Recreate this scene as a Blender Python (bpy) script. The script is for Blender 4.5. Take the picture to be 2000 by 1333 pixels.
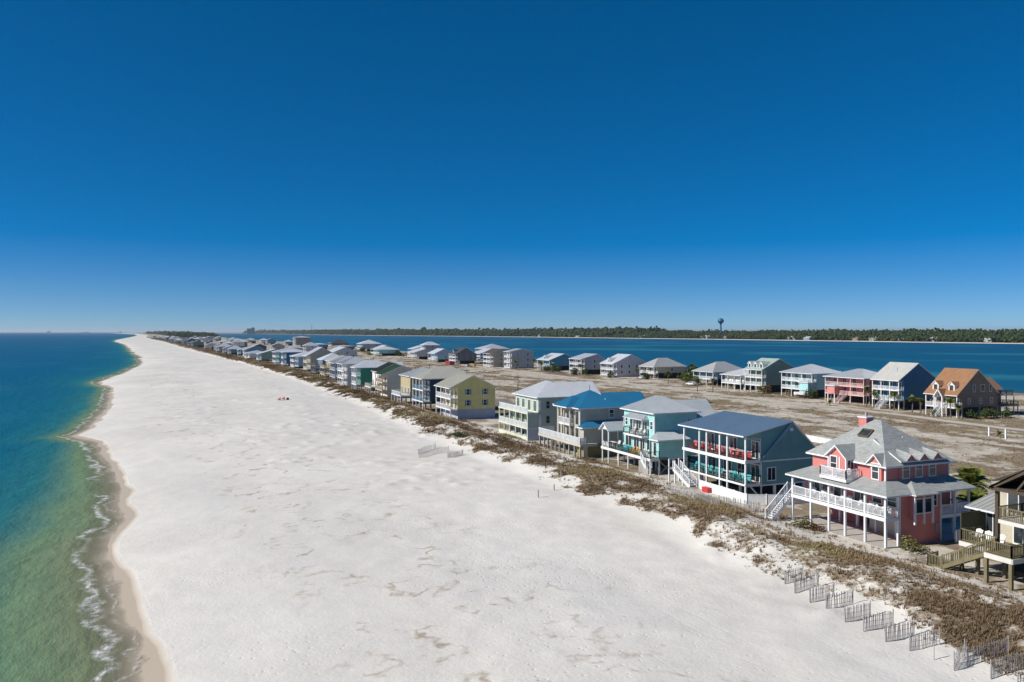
import bpy, math, random
import numpy as np
from mathutils import Vector, Matrix

for o in list(bpy.data.objects): bpy.data.objects.remove(o)
scene = bpy.context.scene
COL = scene.collection
R = math.radians

# ------------------------------------------------------------------ camera
CAM_YAW = R(22.7)                     # the coast runs along +Y, inland is +X
cd = bpy.data.cameras.new('camera'); cam = bpy.data.objects.new('camera', cd); COL.objects.link(cam)
cam.location = (0, 0, 23.0)
cam.rotation_euler = (R(90), 0, -CAM_YAW)
cd.sensor_width = 36; cd.lens = 28; cd.shift_y = -0.00875
cd.clip_start = 0.5; cd.clip_end = 200000
scene.camera = cam

# ------------------------------------------------------------------ sky + sun
SUN_EL = R(36)
SUN_DIR = Vector((-math.cos(SUN_EL)*0.993, math.cos(SUN_EL)*0.118, math.sin(SUN_EL)))   # towards the sun
w = bpy.data.worlds.new('World'); scene.world = w; w.use_nodes = True
nt = w.node_tree; nt.nodes.clear()
sk = nt.nodes.new('ShaderNodeTexSky'); sk.sky_type = 'NISHITA'; sk.sun_disc = False
sk.sun_elevation = SUN_EL; sk.sun_rotation = math.atan2(SUN_DIR.x, SUN_DIR.y)
sk.altitude = 0; sk.air_density = 0.5; sk.dust_density = 0.0; sk.ozone_density = 4.0
hs = nt.nodes.new('ShaderNodeHueSaturation'); hs.inputs['Saturation'].default_value = 1.45
vm_ = nt.nodes.new('ShaderNodeVectorMath'); vm_.operation = 'MAXIMUM'; vm_.inputs[1].default_value = (0.0, 0.0, 0.0)
bg = nt.nodes.new('ShaderNodeBackground'); bg.inputs[1].default_value = 0.090
wo = nt.nodes.new('ShaderNodeOutputWorld')
nt.links.new(sk.outputs[0], hs.inputs['Color']); nt.links.new(hs.outputs[0], vm_.inputs[0]); gm_ = nt.nodes.new('ShaderNodeGamma'); gm_.inputs[1].default_value = 0.78; vt_ = nt.nodes.new('ShaderNodeVectorMath'); vt_.operation = 'MULTIPLY'; vt_.inputs[1].default_value = (0.75, 1.0, 1.22)
nt.links.new(vm_.outputs[0], gm_.inputs[0]); nt.links.new(gm_.outputs[0], vt_.inputs[0]); nt.links.new(vt_.outputs[0], bg.inputs[0]); nt.links.new(bg.outputs[0], wo.inputs[0])
sd = bpy.data.lights.new('sun', 'SUN'); sun = bpy.data.objects.new('sun', sd); COL.objects.link(sun)
sd.energy = 4.8; sd.angle = R(0.53); sd.color = (1.0, 0.95, 0.87)
sun.rotation_euler = SUN_DIR.to_track_quat('Z', 'Y').to_euler(); sun.location = (-60, 20, 80)
scene.view_settings.view_transform = 'Standard'; scene.view_settings.look = 'None'
scene.view_settings.exposure = 0.25; scene.view_settings.gamma = 1.0
scene.view_settings.use_curve_mapping = False

# ------------------------------------------------------------------ numeric helpers
def _h(ix, iy, seed):
    n = (ix.astype(np.int64)*374761393 + iy.astype(np.int64)*668265263 + seed*974634777) & 0xffffffff
    n = ((n ^ (n >> 13))*1274126177) & 0xffffffff
    n = n ^ (n >> 16)
    return (n & 0xffff)/65535.0
def vn(x, y, seed=0):
    x = np.asarray(x, float); y = np.asarray(y, float)
    ix = np.floor(x); iy = np.floor(y); fx = x-ix; fy = y-iy
    fx = fx*fx*(3-2*fx); fy = fy*fy*(3-2*fy)
    a = _h(ix, iy, seed); b = _h(ix+1, iy, seed); c = _h(ix, iy+1, seed); d = _h(ix+1, iy+1, seed)
    return (a+(b-a)*fx)*(1-fy)+(c+(d-c)*fx)*fy
def fbm(x, y, seed=0, o=4):
    s = 0; a = .5; t = 0
    for i in range(o):
        s = s+a*vn(x, y, seed+i*17); t += a; a *= .5; x = np.asarray(x)*2.03+11.3; y = np.asarray(y)*2.03+5.7
    return s/t
def sm(a, b, x):
    t = np.clip((np.asarray(x, float)-a)/(b-a), 0, 1); return t*t*(3-2*t)

SH = np.array([(-80,3),(0,0),(56,-1.8),(65,-2.8),(80,-4.8),(96,-7),(112,-6),(126,-7),(157,-11),(185,-16),(199,-22),(215,-21),(262,-20.5),(325,-22),(380,-29),(412,-33),(459,-33),(520,-26),(590,-24),(763,-31),(952,-45),(1300,-68),(1706,-99),(2100,-140),(2459,-163),(2900,-175),(3559,-189),(5542,-240),(9000,-420),(20000,-1500)], float)
VG = np.array([(-80,50),(34,50),(43,51),(52,51.5),(58,49.5),(71,51.5),(84,52),(112,51),(139,50),(160,49.5),(212,52),(306,52),(416,50),(582,43),(774,30),(1139,7),(1876,-30),(2387,-64),(3266,-113),(5542,-180),(9000,-360),(20000,-1440)], float)
LG = np.array([(-200,330),(100,300),(256,262),(389,250),(532,246),(800,240),(1392,237),(1800,225),(2500,190),(3300,170),(4200,180),(5500,150),(9000,60),(20000,-900)], float)
def xs_(y): return np.interp(y, SH[:,0], SH[:,1]) + 1.2*(vn(np.asarray(y)/9.0, 0*np.asarray(y), 3)-.5) + 2.5*(vn(np.asarray(y)/40.0, 0*np.asarray(y)+7, 4)-.5)*np.clip(np.asarray(y)/300., .3, 2)
def xv_(y): return np.interp(y, VG[:,0], VG[:,1])
def xl_(y): return np.interp(y, LG[:,0], LG[:,1]) + 16*(vn(np.asarray(y)/60., 0*np.asarray(y)+3, 9)-.5)
GZ = 2.5; GZ2 = 2.0
def hgt(x, y):
    x = np.asarray(x, float); y = np.asarray(y, float)
    d = x-xs_(y); v = x-xv_(y)
    z = np.where(d > 0, 1.75*(1-np.exp(-np.maximum(d, 0)/13.0)), np.maximum(d*0.12, -3.0))
    z = z+sm(6, 20, d)*(0.28*(fbm(x/9, y/14, 21, 3)-.5)+0.10*(vn(x/1.7, y/1.7, 31)-.5)*sm(12, 28, d))
    lump = np.clip(fbm(x/2.1, y/2.1, 77, 2)-.62, 0, 1)*1.2
    z = z+lump*sm(16, 26, d)*(1-sm(-3, 2, v))*sm(.5, .62, fbm(x/17, y/23, 55, 2))
    dn = sm(-5, 3, v)
    hum = (fbm(x/5.0, y/7.0, 41, 3)-.35)*1.5
    ridge = sm(-5, 2.5, v)*(1-sm(4.5, 10, v))
    z = z+dn*(2.5-1.72)+ridge*(0.30+hum)
    inl = sm(9, 16, v)
    z = z*(1-inl)+inl*(2.5-0.5*sm(25, 110, v)+0.35*(fbm(x/8, y/11, 61, 3)-.5)*sm(26, 34, v))
    l = xl_(y)-x
    z = np.where(l < 14, np.minimum(z, -1.2+3.2*sm(-8, 14, l)), z)
    return z
def H(x, y): return float(hgt(np.array([x]), np.array([y]))[0])
def veg(x, y):
    v = x-xv_(y)
    n = fbm(x/3.5, y/6.0, 91, 4)
    edge = v+1.9+7.0*(fbm(x/3., y/4., 15, 4)-.5)
    belt = sm(-.8, 1.6, edge)
    patch = sm(.36, .54, n)
    inl = sm(8, 12, v)
    big = fbm(x/16, y/30, 137, 3)
    cov = belt*((1-inl)*(0.50+0.50*patch)+inl*(0.20+.74*sm(.36, .62, .55*fbm(x/5, y/8, 131, 4)+.45*big)))
    cov = cov*(1-.7*np.exp(-((v-8.2-2.5*(fbm(x/12, y/16, 7, 2)-.5))/1.5)**2))
    cov = cov*(1-.5*sm(.60, .70, fbm(x/2.6, y/5.0, 99, 3)))
    wob = 5*(fbm(y/45, y*0, 33, 2)-.5)
    for cx, wd in ((118.5, 1.5), (142, 1.2), (158, 1.0), (101, 1.3)):
        cov = cov*(1-.85*np.exp(-((x-cx-wob*(1 if cx > 110 else -1))/wd)**2)*sm(.28, .5, fbm(x/14+cx, y/18, 51, 2)))
    return np.clip(cov, 0, 1)

# ------------------------------------------------------------------ materials
MATS = {}
def newmat(name):
    m = bpy.data.materials.new(name); m.use_nodes = True
    t = m.node_tree; p = t.nodes['Principled BSDF']
    return m, t, p
def nd(t, kind, **kw):
    n = t.nodes.new(kind)
    for k, v in kw.items():
        if k in n.inputs: n.inputs[k].default_value = v
        else: setattr(n, k, v)
    return n
def ramp(t, src, stops, interp='LINEAR'):
    r = t.nodes.new('ShaderNodeValToRGB'); r.color_ramp.interpolation = interp
    e = r.color_ramp.elements
    while len(e) < len(stops): e.new(.5)
    for i, (p, c) in enumerate(stops):
        e[i].position = p; e[i].color = (*c, 1) if len(c) == 3 else c
    t.links.new(src, r.inputs[0]); return r
def mth(t, op, a, b=None, c=None):
    n = t.nodes.new('ShaderNodeMath'); n.operation = op
    for i, v in enumerate((a, b, c)):
        if v is None: continue
        if isinstance(v, (int, float)): n.inputs[i].default_value = v
        else: t.links.new(v, n.inputs[i])
    return n.outputs[0]
def mix(t, fac, a, b, blend='MIX'):
    n = t.nodes.new('ShaderNodeMix'); n.data_type = 'RGBA'; n.blend_type = blend
    for i, v in ((0, fac), (6, a), (7, b)):
        if isinstance(v, (int, float)): n.inputs[i].default_value = v
        elif isinstance(v, tuple): n.inputs[i].default_value = (*v, 1)
        else: t.links.new(v, n.inputs[i])
    return n.outputs[2]
def surf(name, col, rough=.6, kind='plain', metal=0.0, var=.12):
    """painted / built surfaces: weathered colour, fine relief by kind"""
    if name in MATS: return MATS[name]
    m, t, p = newmat(name)
    tc = nd(t, 'ShaderNodeTexCoord')
    n1 = nd(t, 'ShaderNodeTexNoise', Scale=0.7, Detail=5.0, Roughness=.6); t.links.new(tc.outputs['Object'], n1.inputs['Vector'])
    n2 = nd(t, 'ShaderNodeTexNoise', Scale=9.0, Detail=3.0); t.links.new(tc.outputs['Object'], n2.inputs['Vector'])
    fac = mth(t, 'ADD', mth(t, 'MULTIPLY', n1.outputs[0], .7), mth(t, 'MULTIPLY', n2.outputs[0], .3))
    dark = tuple(c*(1-var*1.6) for c in col); lite = tuple(min(1, c*(1+var*.8)) for c in col)
    r = ramp(t, fac, [(.3, dark), (.7, lite)])
    colout = r.outputs[0]; hsrc = n2.outputs[0]; bs = .08; bd = .02
    sep = nd(t, 'ShaderNodeSeparateXYZ'); t.links.new(tc.outputs['Object'], sep.inputs[0])
    if kind == 'siding':
        hsrc = mth(t, 'FRACT', mth(t, 'MULTIPLY', sep.outputs[2], 1/0.19)); bs = .55; bd = .02
        colout = mix(t, mth(t, 'MULTIPLY', mth(t, 'LESS_THAN', hsrc, .12), .35), colout, tuple(c*.55 for c in col))
    elif kind == 'shingle':
        b = nd(t, 'ShaderNodeTexBrick', Scale=1.0); b.inputs['Brick Width'].default_value = .33; b.inputs['Row Height'].default_value = .16
        b.inputs['Mortar Size'].default_value = .012
        b.inputs['Color1'].default_value = (*dark, 1); b.inputs['Color2'].default_value = (*lite, 1); b.inputs['Mortar'].default_value = (*[c*.5 for c in col], 1)
        mp = nd(t, 'ShaderNodeMapping'); 
        cx = nd(t, 'ShaderNodeCombineXYZ'); t.links.new(mth(t, 'ADD', sep.outputs[0], sep.outputs[1]), cx.inputs[0]); t.links.new(mth(t, 'MULTIPLY', sep.outputs[2], 1.5), cx.inputs[1])
        t.links.new(cx.outputs[0], b.inputs['Vector'])
        colout = mix(t, .55, colout, b.outputs[0]); hsrc = b.outputs['Fac']; bs = -.3
    elif kind == 'board':
        a = mth(t, 'ADD', sep.outputs[0], sep.outputs[1])
        hsrc = mth(t, 'FRACT', mth(t, 'MULTIPLY', a, 1/0.15)); bs = .4
        colout = mix(t, mth(t, 'MULTIPLY', mth(t, 'LESS_THAN', hsrc, .1), .5), colout, tuple(c*.4 for c in col))
    t.links.new(colout, p.inputs['Base Color'])
    bp = nd(t, 'ShaderNodeBump', Strength=abs(bs), Distance=bd); bp.invert = bs < 0
    t.links.new(hsrc, bp.inputs['Height']); t.links.new(bp.outputs[0], p.inputs['Normal'])
    p.inputs['Roughness'].default_value = rough; p.inputs['Metallic'].default_value = metal
    MATS[name] = m; return m
WHITE = surf('white_trim', (.74, .75, .76), .5)
def siding(n, c): return surf('siding_'+n, c, .6, 'siding')
def metal(n, c): return surf('metal_roof_'+n, c, .38, 'plain', .25, .08)
def shing(n, c): return surf('shingle_'+n, c, .85, 'shingle', 0, .2)
GLASS = None
def glass():
    global GLASS
    if GLASS: return GLASS
    m, t, p = newmat('window_glass')
    tc = nd(t, 'ShaderNodeTexCoord'); n = nd(t, 'ShaderNodeTexNoise', Scale=.6); t.links.new(tc.outputs['Object'], n.inputs['Vector'])
    r = ramp(t, n.outputs[0], [(.35, (.012, .018, .022)), (.65, (.05, .06, .065))]); t.links.new(r.outputs[0], p.inputs['Base Color'])
    p.inputs['Roughness'].default_value = .06; p.inputs['Specular IOR Level'].default_value = .8
    GLASS = m; return m
def wood(n, c): return surf('wood_'+n, c, .75, 'board', 0, .22)
CONC = surf('concrete_slab', (.42, .40, .37), .85)
DECKB = wood('deck_boards', (.24, .21, .18))
GREYW = wood('weathered_grey', (.33, .32, .31))
OLIVEW = wood('olive_timber', (.20, .17, .09))
DARKIN = surf('shade_core_and_bag', (.05, .06, .065), .8)  # near-black colour painted as shade under the houses; also the bag's colour

# ------------------------------------------------------------------ mesh helpers
class MB:
    def __init__(s): s.v = []; s.f = []; s.m = []
    def face(s, pts, mi=0):
        i = len(s.v); s.v += [tuple(p) for p in pts]; s.f.append(tuple(range(i, i+len(pts)))); s.m.append(mi)
    def box(s, x0, x1, y0, y1, z0, z1, mi=0):
        i = len(s.v)
        s.v += [(x0,y0,z0),(x1,y0,z0),(x1,y1,z0),(x0,y1,z0),(x0,y0,z1),(x1,y0,z1),(x1,y1,z1),(x0,y1,z1)]
        for q in ((0,3,2,1),(4,5,6,7),(0,1,5,4),(1,2,6,5),(2,3,7,6),(3,0,4,7)):
            s.f.append(tuple(i+k for k in q)); s.m.append(mi)
        return s
    def bar(s, a, b, w, h=None, mi=0, up=(0,0,1)):
        a = Vector(a); b = Vector(b); d = (b-a)
        if d.length < 1e-6: return s
        d.normalize(); u = Vector(up)
        if abs(d.dot(u)) > .98: u = Vector((1,0,0))
        sd_ = d.cross(u).normalized()*w/2; u2 = sd_.cross(d).normalized()*(h or w)/2
        i = len(s.v)
        for c in (a, b):
            for k in (-1, 1):
                s.v.append(tuple(c+sd_*k-u2)); 
            for k in (1, -1):
                s.v.append(tuple(c+sd_*k+u2))
        for q in ((0,1,2,3),(7,6,5,4),(0,4,5,1),(1,5,6,2),(2,6,7,3),(3,7,4,0)):
            s.f.append(tuple(i+k for k in q)); s.m.append(mi)
        return s
    def cyl(s, a, b, r0, r1, n=8, mi=0, cap=True):
        a = Vector(a); b = Vector(b); d = (b-a).normalized()
        u = d.orthogonal().normalized(); w_ = d.cross(u)
        i = len(s.v)
        for c, r in ((a, r0), (b, r1)):
            for k in range(n):
                t = 2*math.pi*k/n; s.v.append(tuple(c+(u*math.cos(t)+w_*math.sin(t))*r))
        for k in range(n):
            s.f.append((i+k, i+(k+1)%n, i+n+(k+1)%n, i+n+k)); s.m.append(mi)
        if cap:
            s.f.append(tuple(i+n+k for k in range(n))); s.m.append(mi)
            s.f.append(tuple(i+n-1-k for k in range(n))); s.m.append(mi)
        return s
    def mesh(s, name, mats, smooth=False):
        me = bpy.data.meshes.new(name); me.from_pydata(s.v, [], s.f)
        for m in (mats if isinstance(mats, (list, tuple)) else [mats]): me.materials.append(m)
        if any(s.m): me.polygons.foreach_set('material_index', s.m)
        if smooth: me.polygons.foreach_set('use_smooth', [True]*len(s.f))
        me.update(); return me
def link(name, data, parent=None, loc=(0,0,0), rot=None, kind=None):
    o = bpy.data.objects.new(name, data); COL.objects.link(o); o.parent = parent; o.location = loc
    if rot: o.rotation_euler = rot
    if kind: o['kind'] = kind
    return o
def tag(o, label, cat, group=None):
    o['label'] = label; o['category'] = cat
    if group: o['group'] = group
    return o
def thing(name, label, cat, loc, rz=0, group=None):
    o = bpy.data.objects.new(name, None); COL.objects.link(o); o.empty_display_size = .3
    o.location = loc; o.rotation_euler = (0, 0, rz); return tag(o, label, cat, group)
def copy_tree(o, parent=None):
    c = o.copy(); COL.objects.link(c); c.parent = parent
    for ch in list(o.children): copy_tree(ch, c)
    return c

# ------------------------------------------------------------------ the setting
def grid(name, X, Y, Z, attrs, mat, smooth=True):
    ny, nx = X.shape
    v = np.stack([X, Y, Z], -1).reshape(-1, 3)
    idx = np.arange(nx*ny).reshape(ny, nx)
    f = np.stack([idx[:-1,:-1], idx[:-1,1:], idx[1:,1:], idx[1:,:-1]], -1).reshape(-1, 4)
    me = bpy.data.meshes.new(name)
    me.vertices.add(len(v)); me.vertices.foreach_set('co', v.ravel())
    me.loops.add(f.size); me.loops.foreach_set('vertex_index', f.ravel().astype(np.int32))
    me.polygons.add(len(f)); me.polygons.foreach_set('loop_start', np.arange(0, f.size, 4, dtype=np.int32))
    me.polygons.foreach_set('use_smooth', np.ones(len(f), bool))
    for k, a in attrs.items():
        at = me.attributes.new(k, 'FLOAT', 'POINT'); at.data.foreach_set('value', a.ravel().astype(np.float32))
    me.materials.append(mat); me.update(calc_edges=True); me.validate()
    return link(name, me, kind='structure')

def mat_ground():
    m, t, p = newmat('sand_and_scrub')
    g = nd(t, 'ShaderNodeNewGeometry'); P_ = g.outputs['Position']
    def noise(scale, det=4, rough=.55, sx=1, sy=1):
        mp = nd(t, 'ShaderNodeMapping'); mp.inputs['Scale'].default_value = (sx, sy, 1); t.links.new(P_, mp.inputs[0])
        n = nd(t, 'ShaderNodeTexNoise', Scale=scale, Detail=float(det), Roughness=rough); t.links.new(mp.outputs[0], n.inputs['Vector']); return n.outputs[0]
    av = nd(t, 'ShaderNodeAttribute', attribute_name='veg').outputs['Fac']
    aw = nd(t, 'ShaderNodeAttribute', attribute_name='wet').outputs['Fac']
    ai = nd(t, 'ShaderNodeAttribute', attribute_name='inland').outputs['Fac']
    nb = noise(.045, 5); nm = noise(.35, 5); nf = noise(3.2, 4); nx_ = noise(14., 3)
    sand = ramp(t, nb, [(.3, (.60, .57, .515)), (.55, (.665, .635, .58)), (.75, (.71, .685, .635))]).outputs[0]
    sand = mix(t, mth(t, 'MULTIPLY', ramp(t, nm, [(.42, (0,0,0)), (.7, (1,1,1))]).outputs[0], .30), sand, (.50, .48, .445))
    sand = mix(t, mth(t, 'MULTIPLY', ramp(t, noise(.036, 5, .6, 1, .35), [(.46, (0,0,0)), (.64, (1,1,1))]).outputs[0], .6), sand, (.535, .525, .505))
    sx_ = nd(t, 'ShaderNodeSeparateXYZ'); t.links.new(P_, sx_.inputs[0])
    rut = 0.0
    for base, amp, fr0, ph in ((25.0, 2.2, .031, .4), (34.0, 1.6, .022, 2.0)):
        xw = mth(t, 'SUBTRACT', sx_.outputs[0], mth(t, 'ADD', base, mth(t, 'MULTIPLY', mth(t, 'SINE', mth(t, 'MULTIPLY_ADD', sx_.outputs[1], fr0, ph)), amp)))
        for off in (0.0, 1.75):
            q_ = mth(t, 'MAXIMUM', mth(t, 'SUBTRACT', 1.0, mth(t, 'MULTIPLY', mth(t, 'ABSOLUTE', mth(t, 'SUBTRACT', xw, off)), 5.0)), 0.0)
            rut = mth(t, 'MAXIMUM', rut, q_)
    rut = mth(t, 'MULTIPLY', rut, ramp(t, noise(.11, 4, .7), [(.46, (0,0,0)), (.62, (1,1,1))]).outputs[0])
    rut = mth(t, 'MULTIPLY', rut, mth(t, 'SUBTRACT', 1.0, ai))
    # scattered dark specks: shadows of footprints painted into the sand colour
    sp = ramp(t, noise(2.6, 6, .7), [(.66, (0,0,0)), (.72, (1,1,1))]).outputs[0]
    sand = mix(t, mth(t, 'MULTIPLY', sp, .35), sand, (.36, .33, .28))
    # wrack lines: thin wandering contour lines of weed on the lower beach
    nw = noise(.10, 4, .6); ln = mth(t, 'ABSOLUTE', mth(t, 'SUBTRACT', nw, .5))
    line = mth(t, 'SUBTRACT', 1.0, mth(t, 'MULTIPLY', ln, 42.0)); line = mth(t, 'MAXIMUM', line, 0.0)
    wr = nd(t, 'ShaderNodeAttribute', attribute_name='wrack').outputs['Fac']
    line = mth(t, 'MULTIPLY', mth(t, 'MULTIPLY', line, wr), ramp(t, noise(.5, 3), [(.45, (0,0,0)), (.65, (1,1,1))]).outputs[0])
    sand = mix(t, mth(t, 'MULTIPLY', line, .75), sand, (.27, .20, .12))
    # inland sand is greyer, with leaf litter
    isand = ramp(t, nm, [(.3, (.34, .295, .225)), (.5, (.46, .41, .335)), (.72, (.60, .56, .49))]).outputs[0]
    sand = mix(t, ai, sand, isand)
    scrub = ramp(t, noise(.8, 5, .65), [(.3, (.125, .088, .052)), (.5, (.20, .145, .085)), (.7, (.22, .18, .10))]).outputs[0]
    vm = mth(t, 'ADD', av, mth(t, 'MULTIPLY', mth(t, 'SUBTRACT', noise(.55, 6, .7), .5), 1.7))
    vm = ramp(t, vm, [(.38, (0,0,0)), (.62, (1,1,1))]).outputs[0]
    vm = mth(t, 'MULTIPLY', vm, mth(t, 'GREATER_THAN', av, .02))
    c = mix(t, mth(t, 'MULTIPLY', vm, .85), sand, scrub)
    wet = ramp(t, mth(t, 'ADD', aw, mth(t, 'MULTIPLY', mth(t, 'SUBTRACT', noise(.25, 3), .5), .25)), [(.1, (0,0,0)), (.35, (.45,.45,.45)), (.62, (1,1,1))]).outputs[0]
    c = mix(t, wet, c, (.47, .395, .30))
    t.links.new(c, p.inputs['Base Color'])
    rr = mth(t, 'SUBTRACT', .9, mth(t, 'MULTIPLY', wet, .45)); t.links.new(rr, p.inputs['Roughness'])
    p.inputs['Specular IOR Level'].default_value = .2
    vor = nd(t, 'ShaderNodeTexVoronoi', Scale=1.5); t.links.new(P_, vor.inputs['Vector'])
    foot = ramp(t, vor.outputs['Distance'], [(.0, (0,0,0)), (.24, (1,1,1))]).outputs[0]
    zone = ramp(t, noise(.05, 3, .6), [(.46, (0,0,0)), (.62, (1,1,1))]).outputs[0]
    hsum = mth(t, 'ADD', mth(t, 'MULTIPLY', nf, .28), mth(t, 'ADD', mth(t, 'MULTIPLY', nx_, .10), mth(t, 'MULTIPLY', mth(t, 'MULTIPLY', foot, zone), .6)))
    hsum = mth(t, 'SUBTRACT', mth(t, 'ADD', hsum, mth(t, 'MULTIPLY', nm, 1.2)), mth(t, 'MULTIPLY', rut, .11))
    hsum = mth(t, 'MULTIPLY', hsum, mth(t, 'SUBTRACT', 1.0, wet))
    bp = nd(t, 'ShaderNodeBump', Strength=.5, Distance=.2); t.links.new(hsum, bp.inputs['Height']); t.links.new(bp.outputs[0], p.inputs['Normal'])
    return m

yr = list(np.arange(-80, 22, 3.0))
y = 22.0
while y < 14000:
    yr.append(y); y += max(.55, .0058*y)
yr = np.array(yr)
# columns measured from the shoreline (sea side) and fixed inland
u1 = np.concatenate([[-60,-40,-28,-20,-15,-11,-8,-6,-4.5,-3.4], np.arange(-2.6, 12, .55), np.arange(12, 50, .62)])/60.0
def xcols(yy):
    s_ = xs_(yy); v_ = xv_(yy)
    span = (v_-6-s_)
    sea = s_[:,None]+np.where(u1 < 0, u1*60, u1*60*(span[:,None]/50.0))
    dun = v_[:,None]-6+np.arange(.4, 22, .62)[None,:]
    far = np.concatenate([np.arange(0, 1, .0095), [1.0, 1.08, 1.2]])
    st = dun[:,-1]; en = xl_(yy)+6
    inl = st[:,None]+.6+far[None,:]*(en-st)[:,None]
    return np.concatenate([sea, dun, inl], 1)
X = xcols(yr); Y = np.repeat(yr[:,None], X.shape[1], 1)
Zg = hgt(X, Y); D = X-xs_(Y); V = X-xv_(Y)
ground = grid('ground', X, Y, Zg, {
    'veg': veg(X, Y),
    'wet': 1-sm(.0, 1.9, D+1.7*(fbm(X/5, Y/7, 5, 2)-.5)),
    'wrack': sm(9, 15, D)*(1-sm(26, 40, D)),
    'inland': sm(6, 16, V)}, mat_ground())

def mat_sea(name, stops, dscale, alpha, foam, rough=.12, streak=.3):
    m, t, p = newmat(name)
    out = t.nodes['Material Output']
    g = nd(t, 'ShaderNodeNewGeometry'); P_ = g.outputs['Position']
    ad = nd(t, 'ShaderNodeAttribute', attribute_name='offshore').outputs['Fac']
    def noise(scale, det=4, rough_=.55, sx=1, sy=1):
        mp = nd(t, 'ShaderNodeMapping'); mp.inputs['Scale'].default_value = (sx, sy, 1); t.links.new(P_, mp.inputs[0])
        n = nd(t, 'ShaderNodeTexNoise', Scale=scale, Detail=float(det), Roughness=rough_); t.links.new(mp.outputs[0], n.inputs['Vector']); return n.outputs[0]
    # log scale of distance from the shore drives how deep the water is
    big = noise(.012, 3, .5, 1, .6)
    dd = mth(t, 'MULTIPLY', nd(t, 'ShaderNodeAttribute', attribute_name='depth').outputs['Fac'], mth(t, 'ADD', .55, mth(t, 'MULTIPLY', big, .9)))
    lg = mth(t, 'DIVIDE', mth(t, 'LOGARITHM', mth(t, 'ADD', mth(t, 'MAXIMUM', dd, 0.0), 1.0), 10.0), dscale)
    c = ramp(t, lg, stops).outputs[0]
    bar = ramp(t, noise(.022 if foam else .006, 4, .5, 1.0, .45 if foam else .8), [(.52, (0,0,0)), (.68, (1,1,1))]).outputs[0]
    c = mix(t, mth(t, 'MULTIPLY', bar, streak), c, (.03, .19, .25))
    mot = noise(.45, 5, .65)
    c = mix(t, .55, c, mix(t, mot, (.55,.55,.55), (1.35,1.35,1.35)), 'MULTIPLY')
    if foam:
        af = mth(t, 'ADD', ad, mth(t, 'MULTIPLY', mth(t, 'SUBTRACT', noise(.2, 3, .6), .5), 6.0))
        b1 = mth(t, 'MAXIMUM', 0.0, mth(t, 'SUBTRACT', 1.0, mth(t, 'MULTIPLY', mth(t, 'ABSOLUTE', mth(t, 'SUBTRACT', af, 2.6)), 1.35)))
        b2 = mth(t, 'MAXIMUM', 0.0, mth(t, 'SUBTRACT', 1.0, mth(t, 'MULTIPLY', mth(t, 'ABSOLUTE', mth(t, 'SUBTRACT', af, .9)), 3.0)))
        lace = ramp(t, noise(1.1, 5, .75), [(.40, (0,0,0)), (.58, (1,1,1))]).outputs[0]
        gate = ramp(t, noise(.06, 2), [(.38, (0,0,0)), (.5, (1,1,1))]).outputs[0]
        fo = mth(t, 'MULTIPLY', mth(t, 'MULTIPLY', mth(t, 'ADD', b1, mth(t, 'MULTIPLY', b2, .7)), lace), gate)
        fo = mth(t, 'MINIMUM', fo, 1.0)
        c = mix(t, fo, c, (.78, .79, .78))
    t.links.new(c, p.inputs['Base Color'])
    p.inputs['Roughness'].default_value = .6; p.inputs['Specular IOR Level'].default_value = 0.0
    w1 = noise(.9, 4, .6, 1.6, .8); w2 = noise(.16, 3, .5, 1.7, .6); w3 = noise(4.0, 3, .6, 1.4, .9)
    hh = mth(t, 'ADD', mth(t, 'MULTIPLY', w1, .35), mth(t, 'ADD', mth(t, 'MULTIPLY', w2, 1.0), mth(t, 'MULTIPLY', w3, .10)))
    bp = nd(t, 'ShaderNodeBump', Strength=.85, Distance=.55); t.links.new(hh, bp.inputs['Height']); t.links.new(bp.outputs[0], p.inputs['Normal'])
    gl = nd(t, 'ShaderNodeBsdfGlossy', Roughness=rough); t.links.new(bp.outputs[0], gl.inputs['Normal'])
    fr_ = nd(t, 'ShaderNodeFresnel', IOR=1.33); t.links.new(bp.outputs[0], fr_.inputs['Normal'])
    ms = nd(t, 'ShaderNodeMixShader'); t.links.new(mth(t, 'MINIMUM', mth(t, 'MULTIPLY', fr_.outputs[0], .8), .08), ms.inputs[0]); t.links.new(p.outputs[0], ms.inputs[1]); t.links.new(gl.outputs[0], ms.inputs[2]); t.links.new(ms.outputs[0], out.inputs[0])
    if alpha:
        a = ramp(t, mth(t, 'DIVIDE', mth(t, 'ADD', ad, mth(t, 'MULTIPLY', mth(t, 'SUBTRACT', noise(.14, 3), .5), 3.0)), 5.5), [(.0, (0,0,0)), (.08, (.25,.25,.25)), (.35, (.62,.62,.62)), (.8, (1,1,1))]).outputs[0]
        a = mth(t, 'MAXIMUM', a, fo)
        tr = nd(t, 'ShaderNodeBsdfTransparent'); mx = nd(t, 'ShaderNodeMixShader')
        t.links.new(a, mx.inputs[0]); t.links.new(tr.outputs[0], mx.inputs[1]); t.links.new(ms.outputs[0], mx.inputs[2]); t.links.new(mx.outputs[0], out.inputs[0])
    return m
SEA_ST = [(.0, (.20, .17, .125)), (.17, (.19, .215, .115)), (.26, (.15, .235, .125)), (.335, (.022, .15, .165)), (.42, (.005, .118, .185)), (.55, (.000, .095, .195)), (1., (.002, .085, .21))]
ys_ = np.concatenate([yr[yr < 14000], [18000, 26000, 40000, 80000]])
tt = np.concatenate([[-5, -3, -2, -1.2, -.6], np.arange(0, 16, .7), np.geomspace(17, 110000, 70)])
Xs = xs_(ys_)[:,None]-tt[None,:]; Ys = np.repeat(ys_[:,None], len(tt), 1)
Zs = np.zeros_like(Xs)+0.02*np.exp(-np.abs(tt-4)/2)[None,:]
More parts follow.
